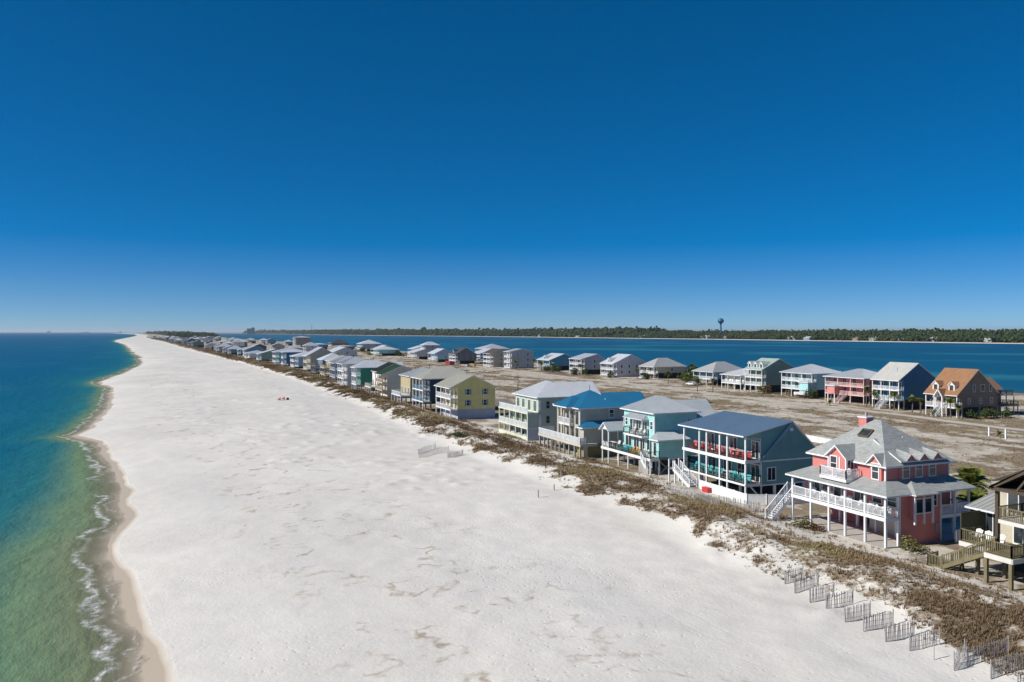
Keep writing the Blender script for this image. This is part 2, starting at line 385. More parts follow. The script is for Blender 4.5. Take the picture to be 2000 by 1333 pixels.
grid('sea', Xs, Ys, Zs, {'offshore': np.repeat(tt[None,:], len(ys_), 0), 'depth': np.repeat(tt[None,:], len(ys_), 0)*(1+1.2*sm(75, 230, Ys))}, mat_sea('gulf_water', SEA_ST, 3.6, True, True))
LAG_ST = [(.0, (.16, .15, .11)), (.3, (.03, .11, .14)), (.55, (.005, .095, .185)), (1., (.002, .078, .17))]
yl = np.concatenate([np.arange(-1500, 600, 60), np.geomspace(600, 60000, 50)])
tl = np.concatenate([[-10, -4, 0, 5, 12, 25, 50], np.geomspace(80, 5000, 24)])
Xl = xl_(yl)[:,None]+tl[None,:]; Yl = np.repeat(yl[:,None], len(tl), 1)
grid('lagoon', Xl, Yl, np.zeros_like(Xl), {'offshore': np.repeat(tl[None,:], len(yl), 0), 'depth': np.repeat(tl[None,:], len(yl), 0)}, mat_sea('lagoon_water', LAG_ST, 3.2, False, False, .2, .75))

# land across the lagoon
FS = np.array([(-3000,1500),(0,1500),(1053,1508),(1786,1526),(2600,1500),(3474,1453),(5488,1145),(7000,1080),(9228,1100),(14000,700),(30000,-1500)], float)
def xf_(y): return np.interp(y, FS[:,0], FS[:,1])+30*(vn(np.asarray(y)/140., 0*np.asarray(y), 19)-.5)
yf = np.concatenate([np.arange(-1500, 4000, 40), np.geomspace(4000, 40000, 60)])
tf = np.array([-12, 0, 6, 14, 30, 60, 150, 400, 1200, 5000, 30000.])
Xf = xf_(yf)[:,None]+tf[None,:]; Yf = np.repeat(yf[:,None], len(tf), 1)
zf_ = np.array([-1.5, -.1, .9, 1.6, 2.2, 2.6, 4, 6, 6, 6, 6.])
grid('far_shore', Xf, Yf, np.repeat(zf_[None,:], len(yf), 0), {'veg': np.repeat(sm(3, 16, tf)[None,:]*.95, len(yf), 0), 'wet': np.zeros_like(Xf), 'wrack': np.zeros_like(Xf), 'inland': np.repeat(sm(5, 20, tf)[None,:], len(yf), 0)}, ground.data.materials[0])

# roads: an asphalt lane behind the front row, a sand lane along the lagoon row
def strip(name, xa, xb, y0, y1, mat, dz, wob=.0, step=3.0):
    yy = np.arange(y0, y1, step); xx = np.array([0, .33, .66, 1.0])
    cx = wob*(fbm(yy/40, yy*0, 33, 2)-.5)*2
    X_ = xa+(xb-xa)*xx[None,:]+cx[:,None]; Y_ = np.repeat(yy[:,None], 4, 1)
    return grid(name, X_, Y_, hgt(X_, Y_)+dz, {}, mat)
strip('road', 84.5, 90.0, 20, 1100, surf('old_asphalt', (.20, .19, .175), .9, 'plain', 0, .25), .05)
strip('sand_lane', 165.5, 169.5, 20, 900, surf('packed_sand', (.50, .455, .385), .95, 'plain', 0, .2), .04, 3.0)
#PART2
# ------------------------------------------------------------------ houses: parts shared by all of them
WIN = {}
HS = []
def near(x, y):
    q = min(HS, key=lambda k: (k[0]+7-x)**2+(k[1]+5-y)**2)[2].split()[:8]
    while q[-1] in ('and', 'with', 'the', 'of', 'to', 'by', 'a', 'in', 'at', 'under', 'two', 'three', 'next', 'between', 'beside', 'behind', 'long', 'low', 'tall', 'wide', 'front', 'white', 'pale', 'dark', 'grey', 'small', 'one', 'stacked', 'broad'): q.pop()
    return ' '.join(q)
class House:
    """local frame: x inland from the seaward base line, y along the coast away from the camera, z up from the ground"""
    def __init__(s, label, x, y, z=None, rot=0, name='beach_house', cat='house', group=None):
        s.z0 = z if z is not None else GZ; HS.append((x, y, label))
        s.e = thing(name, label, cat, (x, y, s.z0), rot, group)
    def add(s, name, mb, mats, parent=None, kind=None, smooth=False):
        return link(name, mb.mesh(name, mats, smooth), parent or s.e, kind=kind)
    def box(s, name, x0, x1, y0, y1, z0, z1, mat, parent=None):
        return s.add(name, MB().box(x0, x1, y0, y1, z0, z1), mat, parent)
    def poly(s, name, pts, th, mat, parent=None):
        """a flat panel (front/side wall piece) given by its outline, thickened backwards"""
        mb = MB(); P = [Vector(p) for p in pts]; n = (P[1]-P[0]).cross(P[2]-P[0]).normalized()*th
        mb.face(P); Q = [p-n for p in P]; mb.face(Q[::-1])
        for i in range(len(P)):
            j = (i+1) % len(P); mb.face([P[i], Q[i], Q[j], P[j]])
        return s.add(name, mb, mat, parent)
    def roof(s, polys, mat, th=.16, trim=None, seams=0, name='roof', parent=None):
        mb = MB()
        for q in polys:
            q = [Vector(p) for p in q]
            n = (q[1]-q[0]).cross(q[2]-q[0])
            if n.z < 0: q = q[::-1]
            mb.face(q, 0); b = [p-Vector((0, 0, th)) for p in q]; mb.face(b[::-1], 1)
            for i in range(len(q)):
                j = (i+1) % len(q); mb.face([q[i], b[i], b[j], q[j]], 1)
        r = s.add(name, mb, [mat, trim or WHITE], parent)
        if seams:
            sb = MB()
            for q in polys:
                q = [Vector(p) for p in q]; n = (q[1]-q[0]).cross(q[2]-q[0]).normalized()
                if n.z < 0: n = -n
                if n.z > .995: continue
                e1 = Vector((-n.y, n.x, 0)).normalized(); e2 = n.cross(e1)
                uv = [(p.dot(e1), p.dot(e2)) for p in q]; off = q[0].dot(n)
                u0 = min(a for a, b in uv); u1_ = max(a for a, b in uv); k = math.ceil((u0+.05)/seams)*seams
                while k < u1_-.05:
                    hit = []
                    for i in range(len(uv)):
                        (a0, b0), (a1, b1) = uv[i], uv[(i+1) % len(uv)]
                        if (a0-k)*(a1-k) < 0: hit.append(b0+(b1-b0)*(k-a0)/(a1-a0))
                    if len(hit) >= 2:
                        lo, hi = min(hit), max(hit)
                        if hi-lo > .2: sb.bar(e1*k+e2*lo+n*(off+.02), e1*k+e2*hi+n*(off+.02), .06, .05, up=n)
                    k += seams
            if sb.f: s.add('roof_seams', sb, mat, r, kind='stuff')
        return r
    def hip(s, x0, x1, y0, y1, z, rise, mat, oh=.45, seams=0, axis=None, inset=None, name='roof', trim=None):
        x0 -= oh; x1 += oh; y0 -= oh; y1 += oh; w_, l_ = x1-x0, y1-y0
        cx, cy = (x0+x1)/2, (y0+y1)/2
        if axis is None: axis = 'y' if l_ >= w_ else 'x'
        zt = z+rise
        if axis == 'y':
            i = inset if inset is not None else min(w_/2, l_/2-.02); a, b = (cx, y0+i, zt), (cx, y1-i, zt)
            P = [[(x0,y0,z),(x1,y0,z),a],[(x1,y0,z),(x1,y1,z),b,a],[(x1,y1,z),(x0,y1,z),b],[(x0,y1,z),(x0,y0,z),a,b]]
        else:
            i = inset if inset is not None else min(l_/2, w_/2-.02); a, b = (x0+i, cy, zt), (x1-i, cy, zt)
            P = [[(x0,y0,z),(x1,y0,z),b,a],[(x1,y0,z),(x1,y1,z),b],[(x1,y1,z),(x0,y1,z),a,b],[(x0,y1,z),(x0,y0,z),a]]
        return s.roof(P, mat, seams=seams, name=name, trim=trim)
    def gable(s, x0, x1, y0, y1, z, rise, mat, wall, axis='y', oh=.45, og=.3, seams=0, ridge=None, name='roof', trim=None, z2=None):
        """ridge: position of the ridge across the span; z2: height of the far eave if it differs"""
        z2 = z if z2 is None else z2
        if axis == 'y':
            c = ridge if ridge is not None else (x0+x1)/2; zt = z+rise
            k1 = rise/(c-x0); k2 = (zt-z2)/(x1-c)
            a0, a1 = y0-og, y1+og
            e0, e1 = (x0-oh, z-k1*oh), (x1+oh, z2-k2*oh)
            P = [[(e0[0],a1,e0[1]),(e0[0],a0,e0[1]),(c,a0,zt),(c,a1,zt)], [(e1[0],a0,e1[1]),(e1[0],a1,e1[1]),(c,a1,zt),(c,a0,zt)]]
            r = s.roof([[(px, py, pz+.16) for px, py, pz in q] for q in P], mat, seams=seams, name=name, trim=trim)
            if wall:
                s.poly('gable_wall', [(x0,y0+.004,min(z,z2)-.05),(x1,y0+.004,min(z,z2)-.05),(x1,y0+.004,z2),(c,y0+.004,zt),(x0,y0+.004,z)], .1, wall)
                s.poly('gable_wall', [(x1,y1-.004,min(z,z2)-.05),(x0,y1-.004,min(z,z2)-.05),(x0,y1-.004,z),(c,y1-.004,zt),(x1,y1-.004,z2)], .1, wall)
        else:
            c = ridge if ridge is not None else (y0+y1)/2; zt = z+rise
            k1 = rise/(c-y0); k2 = (zt-z2)/(y1-c)
            a0, a1 = x0-og, x1+og
            e0, e1 = (y0-oh, z-k1*oh), (y1+oh, z2-k2*oh)
            P = [[(a0,e0[0],e0[1]),(a1,e0[0],e0[1]),(a1,c,zt),(a0,c,zt)], [(a1,e1[0],e1[1]),(a0,e1[0],e1[1]),(a0,c,zt),(a1,c,zt)]]
            r = s.roof([[(px, py, pz+.16) for px, py, pz in q] for q in P], mat, seams=seams, name=name, trim=trim)
            if wall:
                s.poly('gable_wall', [(x0+.004,y1,z2-.05),(x0+.004,y0,z-.05),(x0+.004,y0,z),(x0+.004,c,zt),(x0+.004,y1,z2)], .1, wall)
        return r
    def win(s, face, pl, u, z, w_, h_, cols=1, rows=2, trim=None, name='window', parent=None, tw=.11):
        """face 'f': on the plane x=pl looking seaward, u is y. face 's': on y=pl looking back to the camera, u is x."""
        key = (round(w_, 2), round(h_, 2), cols, rows, (trim or WHITE).name, name, tw)
        if key not in WIN:
            f = MB(); a, b = w_/2, h_
            f.box(-a-tw, -a, -.06, 0, -tw, b+tw); f.box(a, a+tw, -.06, 0, -tw, b+tw)
            f.box(-a, a, -.06, 0, b, b+tw); f.box(-a, a, -.075, 0, -tw, 0)
            for i in range(1, cols): f.box(-a+w_*i/cols-.035, -a+w_*i/cols+.035, -.05, 0, 0, b)
            for i in range(1, rows): f.box(-a, a, -.045, 0, b*i/rows-.03, b*i/rows+.03)
            g = MB().box(-a+.002, a-.002, -.022, .03, .002, b-.002)
            WIN[key] = (f.mesh(name, trim or WHITE), g.mesh('pane', glass()))
        fm, gm = WIN[key]
        if face == 'f': o = link(name, fm, parent or s.e, (pl, u, z), (0, 0, R(-90)))
        else: o = link(name, fm, parent or s.e, (u, pl, z))
        link('pane', gm, o)
        return o
    def rail(s, pts, z, h=1.0, mat=None, gap=.14, bw=.045, closed=False, solid=False, cable=False):
        mat = mat or WHITE; mb = MB(); bb = MB()
        for a, b in zip(pts[:-1], pts[1:]):
            a = Vector((a[0], a[1], z)); b = Vector((b[0], b[1], z)); L = (b-a).length
            U = Vector((0, 0, 1))
            mb.bar(a+U*h, b+U*h, .09, .07); mb.bar(a+U*.1, b+U*.1, .05, .06)
            n = max(1, round(L/2.0))
            for i in range(n+1): q = a+(b-a)*i/n; mb.bar(q, q+U*(h+.03), .085)
            if cable:
                for k in range(1, 6): bb.bar(a+U*(h*k/6), b+U*(h*k/6), .018)
            else:
                n = max(1, int(L/gap))
                for i in range(1, n): q = a+(b-a)*i/n; bb.bar(q+U*.1, q+U*(h-.02), bw)
        r = s.add('railing', mb, mat)
        if bb.f: s.add('cables' if cable else 'balusters', bb, mat, r, kind='stuff')
        return r
    def post(s, x, y, z0, z1, w_=.2, mat=None, name='post'):
        mat = mat or WHITE; key = ('post', round(w_, 2), round(z1-z0, 2), mat.name)
        if key not in WIN: WIN[key] = MB().box(-w_/2, w_/2, -w_/2, w_/2, 0, z1-z0).mesh(name, mat)
        return link(name, WIN[key], s.e, (x, y, z0))
    def stairs(s, a, b, width, mat=None, rail=True, tread=None):
        """a: top centre, b: foot centre"""
        mat = mat or WHITE; a = Vector(a); b = Vector(b); d = Vector((b.x-a.x, b.y-a.y, 0)); L = d.length; d.normalize(); n = Vector((-d.y, d.x, 0))*width/2
        mb = MB()
        for k in (-1, 1): mb.bar(a+n*k-Vector((0,0,.15)), b+n*k-Vector((0,0,.05)), .07, .3)
        st = s.add('staircase', mb, mat)
        N = max(3, round((a.z-b.z)/.19)); sm_ = MB().bar(n*-1, n, .30, .045).mesh('step', tread or mat)
        for i in range(1, N): q = a+(b-a)*i/N; link('step', sm_, st, tuple(q))
        if rail:
            rb = MB(); bb = MB(); U = Vector((0,0,1))
            for k in (-1, 1):
                rb.bar(a+n*k+U*.95, b+n*k+U*.95, .09, .07); rb.bar(a+n*k+U*.15, b+n*k+U*.15, .05, .05)
                for q in (a, a+(b-a)*.5, b): rb.bar(q+n*k-U*.1, q+n*k+U*1.05, .11)
                m_ = max(2, int(L/.2))
                for i in range(1, m_): q = a+(b-a)*i/m_+n*k; bb.bar(q+U*.15, q+U*.92, .045)
            r = s.add('stair_railing', rb, mat, st); s.add('balusters', bb, mat, st, kind='stuff')
        return st

CREAM = siding('cream', (.66, .62, .50))
# ------------------------------------------------------------------ pink house
PINK = siding('pink', (.60, .20, .18)); SHG = shing('grey', (.33, .345, .335))
h = House('salmon pink house with wraparound white porch and grey pyramid roof', 61.6, 55.8)
h.box('slab', -.2, 11.2, -.1, 12.7, -.5, .06, CONC)
for yy in (.1, 2.53, 5.06, 7.22, 9.75, 12.45): h.post(.12, yy, .06, 5.0)
for yy in (2.5, 5.0, 7.4, 9.8): h.post(4.2, yy, .06, 2.5, .22)
h.box('deck', -.05, 1.69, -.05, 12.65, 2.55, 2.88, WHITE)
h.box('deck_floor', .02, 1.68, .02, 12.6, 2.88, 2.90, GREYW)
h.rail([(1.66, .05), (.08, .05), (.08, 12.55)], 2.9, .92)
h.box('side_wall', 1.7, 7.3, 0, .28, .06, 2.6, PINK)
h.box('storage_room', 4.8, 7.3, 2.2, 6.4, .06, 2.58, CREAM); h.box('storage_room', 5.2, 7.3, 8.6, 12.3, .06, 2.58, PINK)
h.box('wall', 1.7, 7.3, 0, 12.3, 2.6, 5.06, PINK); h.box('rear_wall', 7.3, 11.0, 1.9, 12.3, 2.6, 5.06, PINK)
h.box('corner_board', 1.64, 1.9, -.05, .2, .06, 5.2, WHITE); h.box('corner_board', 7.2, 7.36, -.05, .1, .06, 5.2, WHITE)
h.box('rear_deck', 7.36, 11.3, -.1, 1.9, 2.25, 2.6, WHITE); h.rail([(7.4, 0), (11.2, 0), (11.2, 1.8)], 2.6, .92)
for q in ((9.2, 0), (11.2, 0), (11.2, 1.8)): h.post(q[0], q[1], .06, 5.0, .16)
for yy, ww, hh, nm in ((10.9, 1.6, 2.0, 'glass_door'), (9.2, 1.0, 2.0, 'glass_door'), (7.6, .9, 1.9, 'window'), (4.6, 1.5, 2.0, 'glass_door'), (2.5, 1.0, .95, 'window'), (.75, .95, .95, 'window')):
    h.win('f', 1.7, yy, 2.95 if hh > 1.5 else 3.75, ww, hh, 2 if ww > 1.2 else 1, 1 if hh > 1.5 else 2, name=nm)
# bay window and small window in the side wall
bay = MB(); bay.box(3.15, 5.5, -.55, 0, 2.55, 4.95)
h.add('bay_window', bay, PINK); h.win('s', -.55, 3.75, 3.2, .85, 1.3, 1, 1); h.win('s', -.55, 4.9, 3.2, .85, 1.3, 1, 1)
for xx in (3.15, 4.33, 5.5): h.box('bay_post', xx-.09, xx+.09, -.66, -.5, 2.1, 4.75, WHITE)
h.roof([[(2.8,-1.0,5.0),(5.9,-1.0,5.0),(4.35,.9,5.95)], [(2.8,.9,5.0),(2.8,-1.0,5.0),(4.35,.9,5.95)], [(5.9,-1.0,5.0),(5.9,.9,5.0),(4.35,.9,5.95)]], SHG, name='bay_roof', th=.1)
h.win('s', 0, 6.4, 3.6, .55, 1.1, 1, 2)
# porch roof skirt
e, i_ = (-.42, 11.7, -.5, 13.05, 5.05), (2., 10.6, 1.8, 11.5, 5.98)
h.roof([[(e[0],e[3],e[4]),(e[0],e[2],e[4]),(i_[0],i_[2],i_[4]),(i_[0],i_[3],i_[4])], [(e[0],e[2],e[4]),(e[1],e[2],e[4]),(i_[1],i_[2],i_[4]),(i_[0],i_[2],i_[4])],
        [(e[1],e[2],e[4]),(e[1],e[3],e[4]),(i_[1],i_[3],i_[4]),(i_[1],i_[2],i_[4])], [(e[1],e[3],e[4]),(e[0],e[3],e[4]),(i_[0],i_[3],i_[4]),(i_[1],i_[3],i_[4])]], SHG, name='porch_roof')
h.box('upper_wall', 2., 10.6, 1.8, 11.5, 5.35, 7.4, PINK); h.box('corner_board', 1.94, 2.1, 1.74, 1.9, 5.9, 7.3, WHITE); h.box('corner_board', 10.5, 10.66, 1.74, 1.9, 5.9, 7.3, WHITE)
h.hip(2, 10.6, 1.8, 11.5, 7.42, 3.85, SHG, oh=.5, axis='y', inset=4.95)
# front dormers, balcony
h.box('dormer', .9, 5.2, 5.7, 8.1, 5.5, 7.75, PINK); h.gable(.9, 5.4, 5.7, 8.1, 7.75, 1.0, SHG, PINK, axis='x', oh=.3, og=.35, name='dormer_roof')
h.win('f', .9, 7.35, 6.3, .8, 1.35, 1, 2); h.win('s', 5.7, 1.45, 5.95, .75, 1.7, 2, 1, name='glass_door')
for yy in (5.72, 6.55, 8.08): h.box('dormer_post', .84, .96, yy-.07, yy+.07, 5.9, 7.7, WHITE)
h.box('dormer', 1.7, 4.6, 2.05, 3.45, 5.5, 7.65, PINK); h.gable(1.7, 4.9, 2.05, 3.45, 7.65, .72, SHG, PINK, axis='x', oh=.28, og=.3, name='dormer_roof')
h.win('f', 1.7, 2.75, 6.05, .75, 1.45, 1, 2)
h.box('balcony', -.1, 1.9, 4.75, 8.3, 5.42, 5.72, WHITE); h.rail([(1.7, 4.8), (-.05, 4.8), (-.05, 8.25), (.8, 8.25)], 5.72, .95)
# side dormer with three little gables
h.box('side_dormer', 3.7, 9.2, 1.72, 4.6, 5.6, 7.95, PINK)
h.roof([[(3.3,1.15,7.85),(9.6,1.15,7.85),(9.2,4.9,9.6),(3.7,4.9,9.6)]], SHG, name='dormer_roof', th=.12)
for xx in (4.6, 6.35, 8.2):
    h.win('s', 1.72, xx, 5.98+.15, .8, 1.55, 1, 2)
    h.roof([[(xx-.62,1.05,7.9),(xx,1.05,8.5),(xx,2.9,8.85),(xx-.62,2.2,8.3)], [(xx,1.05,8.5),(xx+.62,1.05,7.9),(xx+.62,2.2,8.3),(xx,2.9,8.85)]], SHG, name='gablet_roof', th=.07, trim=SHG)
    h.poly('gablet', [(xx-.56,1.12,7.86),(xx+.56,1.12,7.86),(xx,1.12,8.44)], .05, PINK)
h.box('chimney', 8.3, 9.3, 10.1, 11.2, 7.3, 11.0, PINK); h.box('chimney_cap', 8.2, 9.4, 10.0, 11.3, 11.0, 11.12, WHITE); h.box('flue', 8.7, 8.9, 10.5, 10.7, 11.12, 11.6, GREYW)
sl = MB(); nrm = Vector((-.62, 0, .78)).normalized()
def onfront(x, yy, up): return Vector((x, yy, 7.42+(x-1.5)*3.85/4.8))+nrm*up
a, b, c, d = onfront(4.2, 7.3, .1), onfront(4.2, 6.0, .1), onfront(5.0, 6.0, .1), onfront(5.0, 7.3, .1)
sl.face([a, b, c, d]); 
for p, q in ((a, b), (b, c), (c, d), (d, a)): sl.bar(p, q, .12, .16, mi=1)
h.add('skylight', sl, [glass(), wood('brown_frame', (.12, .08, .04))])
vp = MB().cyl((7, 4.2, 8.9), (7, 4.2, 9.75), .06, .06); h.add('vent_pipe', vp, WHITE)
h.stairs((.55, 13.2, 2.9), (-2.5, 13.2, .15), 1.1)
h.add('lattice_gate', MB().box(7.9, 9.9, -1.1, -1.02, .1, 1.25), WHITE); h.rail([(7.9, -1.2), (9.9, -1.2)], .1, 1.2, gap=.22, bw=.09)
h.box('meter_box', 6.5, 6.8, -.14, 0, 1.0, 1.9, GREYW)
pink = h

# ------------------------------------------------------------------ dark teal house
TEAL = siding('dark_teal', (.12, .30, .31)); SLATE = metal('slate_blue', (.19, .29, .40)); BLACK = surf('black_metal', (.02, .02, .022), .5)
h = House('dark teal house with two stacked porches and slate blue roof', 63.1, 77.9)
py = (.0, 3.46, 4.97, 7.69, 9.23, 12.65)
for yy in py: h.post(.1, yy, -.4, 7.75, .2)
for q in ((4.6, .15), (7.0, .15), (9.2, .15), (11.2, .15), (2.5, 4), (2.5, 8), (2.5, 12), (6, 4), (6, 8), (6, 12)): h.post(q[0], q[1], -.2, 1.8, .26)
h.box('shade_core', 5.2, 11, 3, 12.4, -.2, 1.78, DARKIN)  # dark box stands in for the shaded void between the pilings
h.box('lower_deck', 0, 2.42, -.05, 12.75, 1.8, 2.05, DECKB); h.box('deck_beam', -.08, 0, -.1, 12.8, 1.86, 2.08, WHITE); h.box('deck_beam', 0, 2.42, -.13, -.05, 1.75, 2.05, WHITE)
h.box('upper_deck', 0, 2.42, -.05, 12.75, 4.62, 4.9, DECKB); h.box('deck_beam', -.1, 0, -.15, 12.85, 4.55, 4.95, WHITE); h.box('deck_beam', 0, 2.42, -.15, -.05, 4.6, 4.92, WHITE)
h.rail([(2.35, 0), (.1, 0), (.1, 12.6)], 2.06, .95, BLACK, cable=True); h.rail([(2.35, 0), (.1, 0), (.1, 12.6)], 4.92, .95, BLACK, cable=True)
h.poly('side_wall', [(2.42,0,1.8),(11.33,0,1.8),(11.33,0,5.3),(7.14,0,9.25),(2.42,0,8.3)], .2, TEAL)
h.box('wall', 2.42, 11.3, .2, 12.7, 1.8, 5.3, TEAL); h.box('upper_wall', 2.44, 7.1, .2, 12.6, 5.3, 8.2, TEAL)
h.poly('side_wall', [(11.33,12.75,1.8),(2.42,12.75,1.8),(2.42,12.75,8.3),(7.14,12.75,9.25),(11.33,12.75,5.3)], .05, TEAL)
h.box('belt_board', 2.38, 11.36, -.04, .02, 4.62, 4.8, WHITE); h.box('belt_board', 2.38, 11.36, -.04, .02, 1.7, 1.86, WHITE); h.box('corner_board', 2.36, 2.5, -.05, .05, -.2, 4.6, WHITE)
for xx in (5.9, 6.3): h.box('pier', xx, xx+.2, -.04, .02, -.2, 1.7, WHITE)
rk = MB().bar((2.25, -.1, 4.78), (7.14, -.1, 9.3), .22, .26); h.add('rake_board', rk, SLATE)
rk = MB().bar((2.4, -.06, 4.75), (7.14, -.06, 9.05), .08, .12); h.add('rake_trim', rk, WHITE)
h.roof([[(-.45,13.4,7.95),(-.45,-.25,7.95),(7.14,-.25,9.5),(7.14,13.4,9.5)], [(12.0,-.25,4.95),(12.0,13.4,4.95),(7.14,13.4,9.5),(7.14,-.25,9.5)]], SLATE, seams=.42)
for yy in (1.0, 3.6, 6.4, 9.6):
    h.win('f', 2.42, yy, 2.15, 1.5, 2.0, 2, 1, name='glass_door')
for yy in (1.0, 5.2, 9.8): h.win('f', 2.42, yy, 5.0, 1.3, 2.0, 2, 1, name='glass_door')
h.win('s', 0, 4.0, 2.35, 1.15, 1.5, 2, 1)
h.add('screen_frame', MB().bar((0, -.05, 7.6), (2.3, -.05, 7.45), .06).bar((2.3, -.05, 4.9), (2.3, -.05, 7.45), .06), WHITE)
h.stairs((-.6, 13.4, 2.0), (-.6, 9.6, .1), 1.2); h.box('stair_landing', -1.2, .6, 13.0, 14.6, 1.8, 2.0, DECKB)
for q in ((-1.1, 14.5), (.5, 14.5), (-1.1, 13.1), (-1.1, 11.3)): h.post(q[0], q[1], -.3, 3.1, .16)
h.add('knee_brace', MB().bar((2.3, .1, .3), (.9, .1, 1.75), .14), WHITE)
h.add('vent', MB().box(6.9, 7.4, -.03, 0, 8.2, 8.6), WHITE)
teal = h

# ------------------------------------------------------------------ turquoise house
TURQ = siding('turquoise', (.33, .66, .63)); GALV = metal('galvanised', (.50, .53, .55))
h = House('bright turquoise house with galvanised hip roofs and raised deck', 62.1, 97.3)
h.box('deck', 0, 3.0, 0, 14.2, 2.08, 2.36, DECKB); h.box('deck_beam', -.08, 0, -.05, 14.25, 2.0, 2.38, WHITE); h.box('deck_beam', 0, 1.5, -.08, 0, 2.0, 2.38, WHITE)
for yy in (.1, 6.17, 9.02): h.post(.1, yy, -.4, 2.1, .18)
for yy in (12.1, 14.0): h.post(.1, yy, -.4, 5.2, .18)
for q in ((2.9, 3), (2.9, 6), (2.9, 9), (2.9, 12.1), (2.9, 14)): h.post(q[0], q[1], -.2, 5.2 if q[1] > 12 else 2.1, .18)
h.rail([(1.5, .05), (.06, .05), (.06, 11.9)], 2.38, .95, BLACK, cable=True)
h.gable(0, 3.2, 11.9, 14.2, 5.2, .95, GALV, WHITE, axis='x', oh=.35, og=.35, seams=.3, name='pergola_roof')
h.box('wall', 2.0, 9.4, 2.0, 10.6, 2.1, 8.6, TURQ); h.box('corner_board', 1.95, 2.12, 1.95, 2.1, 2.2, 8.5, WHITE)
h.box('far_wing', 3.2, 9, 10.6, 13.2, 2.1, 5.0, TURQ); h.gable(3.2, 9, 10.6, 13.2, 5.0, .9, GALV, TURQ, axis='x', seams=.4, name='wing_roof')
h.hip(2.0, 9.4, 2.0, 10.6, 8.65, 2.1, GALV, oh=.5, seams=.3, axis='y', inset=3.6)
h.box('rear_wing', 8.0, 13.6, 3.2, 8.2, 2.1, 7.6, TURQ); h.gable(8.0, 13.6, 3.2, 8.2, 7.6, 2.3, GALV, TURQ, axis='x', seams=.3, name='wing_roof')
h.box('annex', 1.5, 6.4, .1, 1.99, 2.2, 4.95, TURQ)
h.roof([[(1.1,-.3,4.95),(6.8,-.3,4.95),(5.6,1.99,5.95),(2.4,1.99,5.95)], [(1.1,1.99,4.95),(1.1,-.3,4.95),(2.4,1.99,5.95)], [(6.8,-.3,4.95),(6.8,1.99,4.95),(5.6,1.99,5.95)]], GALV, name='annex_roof', seams=.3)
h.win('f', 1.5, 1.05, 2.6, .7, 1.9, 1, 1, name='glass_door')
h.box('belt_board', 1.46, 6.44, .05, .12, 2.1, 2.25, WHITE)
for yy, ww in ((3.2, 1.5), (5.2, 1.2), (6.9, 1.4), (9.2, 1.7)): h.win('f', 2.0, yy, 2.45, ww, 2.1, 2, 1, name='glass_door')
h.box('balcony', .85, 2.0, 3.6, 8.9, 4.85, 5.1, WHITE); h.rail([(1.95, 3.65), (.9, 3.65), (.9, 8.85), (1.95, 8.85)], 5.1, .95, BLACK, cable=True)
h.roof([[(.75,3.5,7.55),(.75,9.0,7.55),(2.0,8.4,8.25),(2.0,4.1,8.25)], [(2.0,3.5,7.55),(.75,3.5,7.55),(2.0,4.1,8.25)]], GALV, name='awning', th=.08, seams=.3)
for yy in (3.65, 6.2, 8.85): h.post(.95, yy, 5.1, 7.5, .1)
for yy, ww in ((4.6, 1.3), (6.3, 1.3), (8.0, 1.3)): h.win('f', 2.0, yy, 5.2, ww, 1.95, 2, 1, name='glass_door')
h.win('f', 2.0, 2.75, 6.2, .6, 1.1, 1, 2); h.win('f', 2.0, 9.8, 6.2, .6, 1.1, 1, 2); h.win('s', 2.0, 8.1, 6.3, .8, 1.2, 2, 2)
for xx in (1.6, 4.0, 6.3): h.post(xx, .2, -.4, 2.2, .22)
h.add('cross_brace', MB().bar((1.7, .2, .0), (3.9, .2, 2.0), .12).bar((1.7, .32, 2.0), (3.9, .32, 0), .12), GREYW); h.add('cross_brace', MB().bar((4.1, .2, .0), (6.2, .2, 2.0), .12).bar((4.1, .32, 2.0), (6.2, .32, 0), .12), GREYW)
h.box('lattice_screen', .3, .4, 1.0, 3.6, -.1, 1.7, GREYW); h.box('shade_core', 5.2, 9.2, 3.2, 10.2, -.2, 2.08, DARKIN)  # the dark box paints the shade below the raised floor
h.stairs((-.05, 1.6, 2.2), (-.05, .3, 1.1), 1.0)
turq = h

# ------------------------------------------------------------------ beige house with the blue roof
BEIGE = siding('beige', (.44, .42, .36)); BLUER = metal('royal_blue', (.03, .215, .38)); OLIVE = siding('olive', (.24, .21, .08))
h = House('beige grey house with royal blue metal hip roof and long deck', 59.8, 114.4)
h.box('deck', 0, 3.2, 0, 16.3, 1.9, 2.35, surf('deck_fascia', (.50, .46, .38), .7)); h.rail([(3.1, 16.25), (.06, 16.25), (.06, .06), (1.0, .06)], 2.35, .98, gap=.11, bw=.06)
for yy in (.3, 2.2, 4.2, 6.0, 7.8, 9.4, 11, 12.5, 14, 15.8): h.post(.15, yy, -.4, 1.9, .24, GREYW)
for yy in (3, 6, 9, 12, 15.8): h.post(2.9, yy, -.3, 1.9, .24, GREYW)
h.box('base_wall', 1.0, 9.2, .7, 3.0, -.3, 2.2, OLIVE); h.box('base_wall', 3.4, 9.2, 3.0, 10.6, -.3, 2.2, CREAM); h.box('corner_board', .94, 1.7, .66, .72, -.2, 2.15, CREAM)
h.box('wall', 1.0, 9.2, .7, 10.6, 2.2, 5.0, BEIGE); h.box('upper_wall', 1.0, 9.2, 2.0, 10.6, 5.0, 7.95, BEIGE); h.box('corner_board', .95, 1.08, 1.95, 2.05, 5.2, 7.9, WHITE)
h.roof([[(.5,.2,4.95),(9.7,.2,4.95),(8.6,2.0,5.85),(2.2,2.0,5.85)], [(.5,2.0,4.95),(.5,.2,4.95),(2.2,2.0,5.85)], [(9.7,.2,4.95),(9.7,2.0,4.95),(8.6,2.0,5.85)]], BLUER, name='skirt_roof', seams=.4)
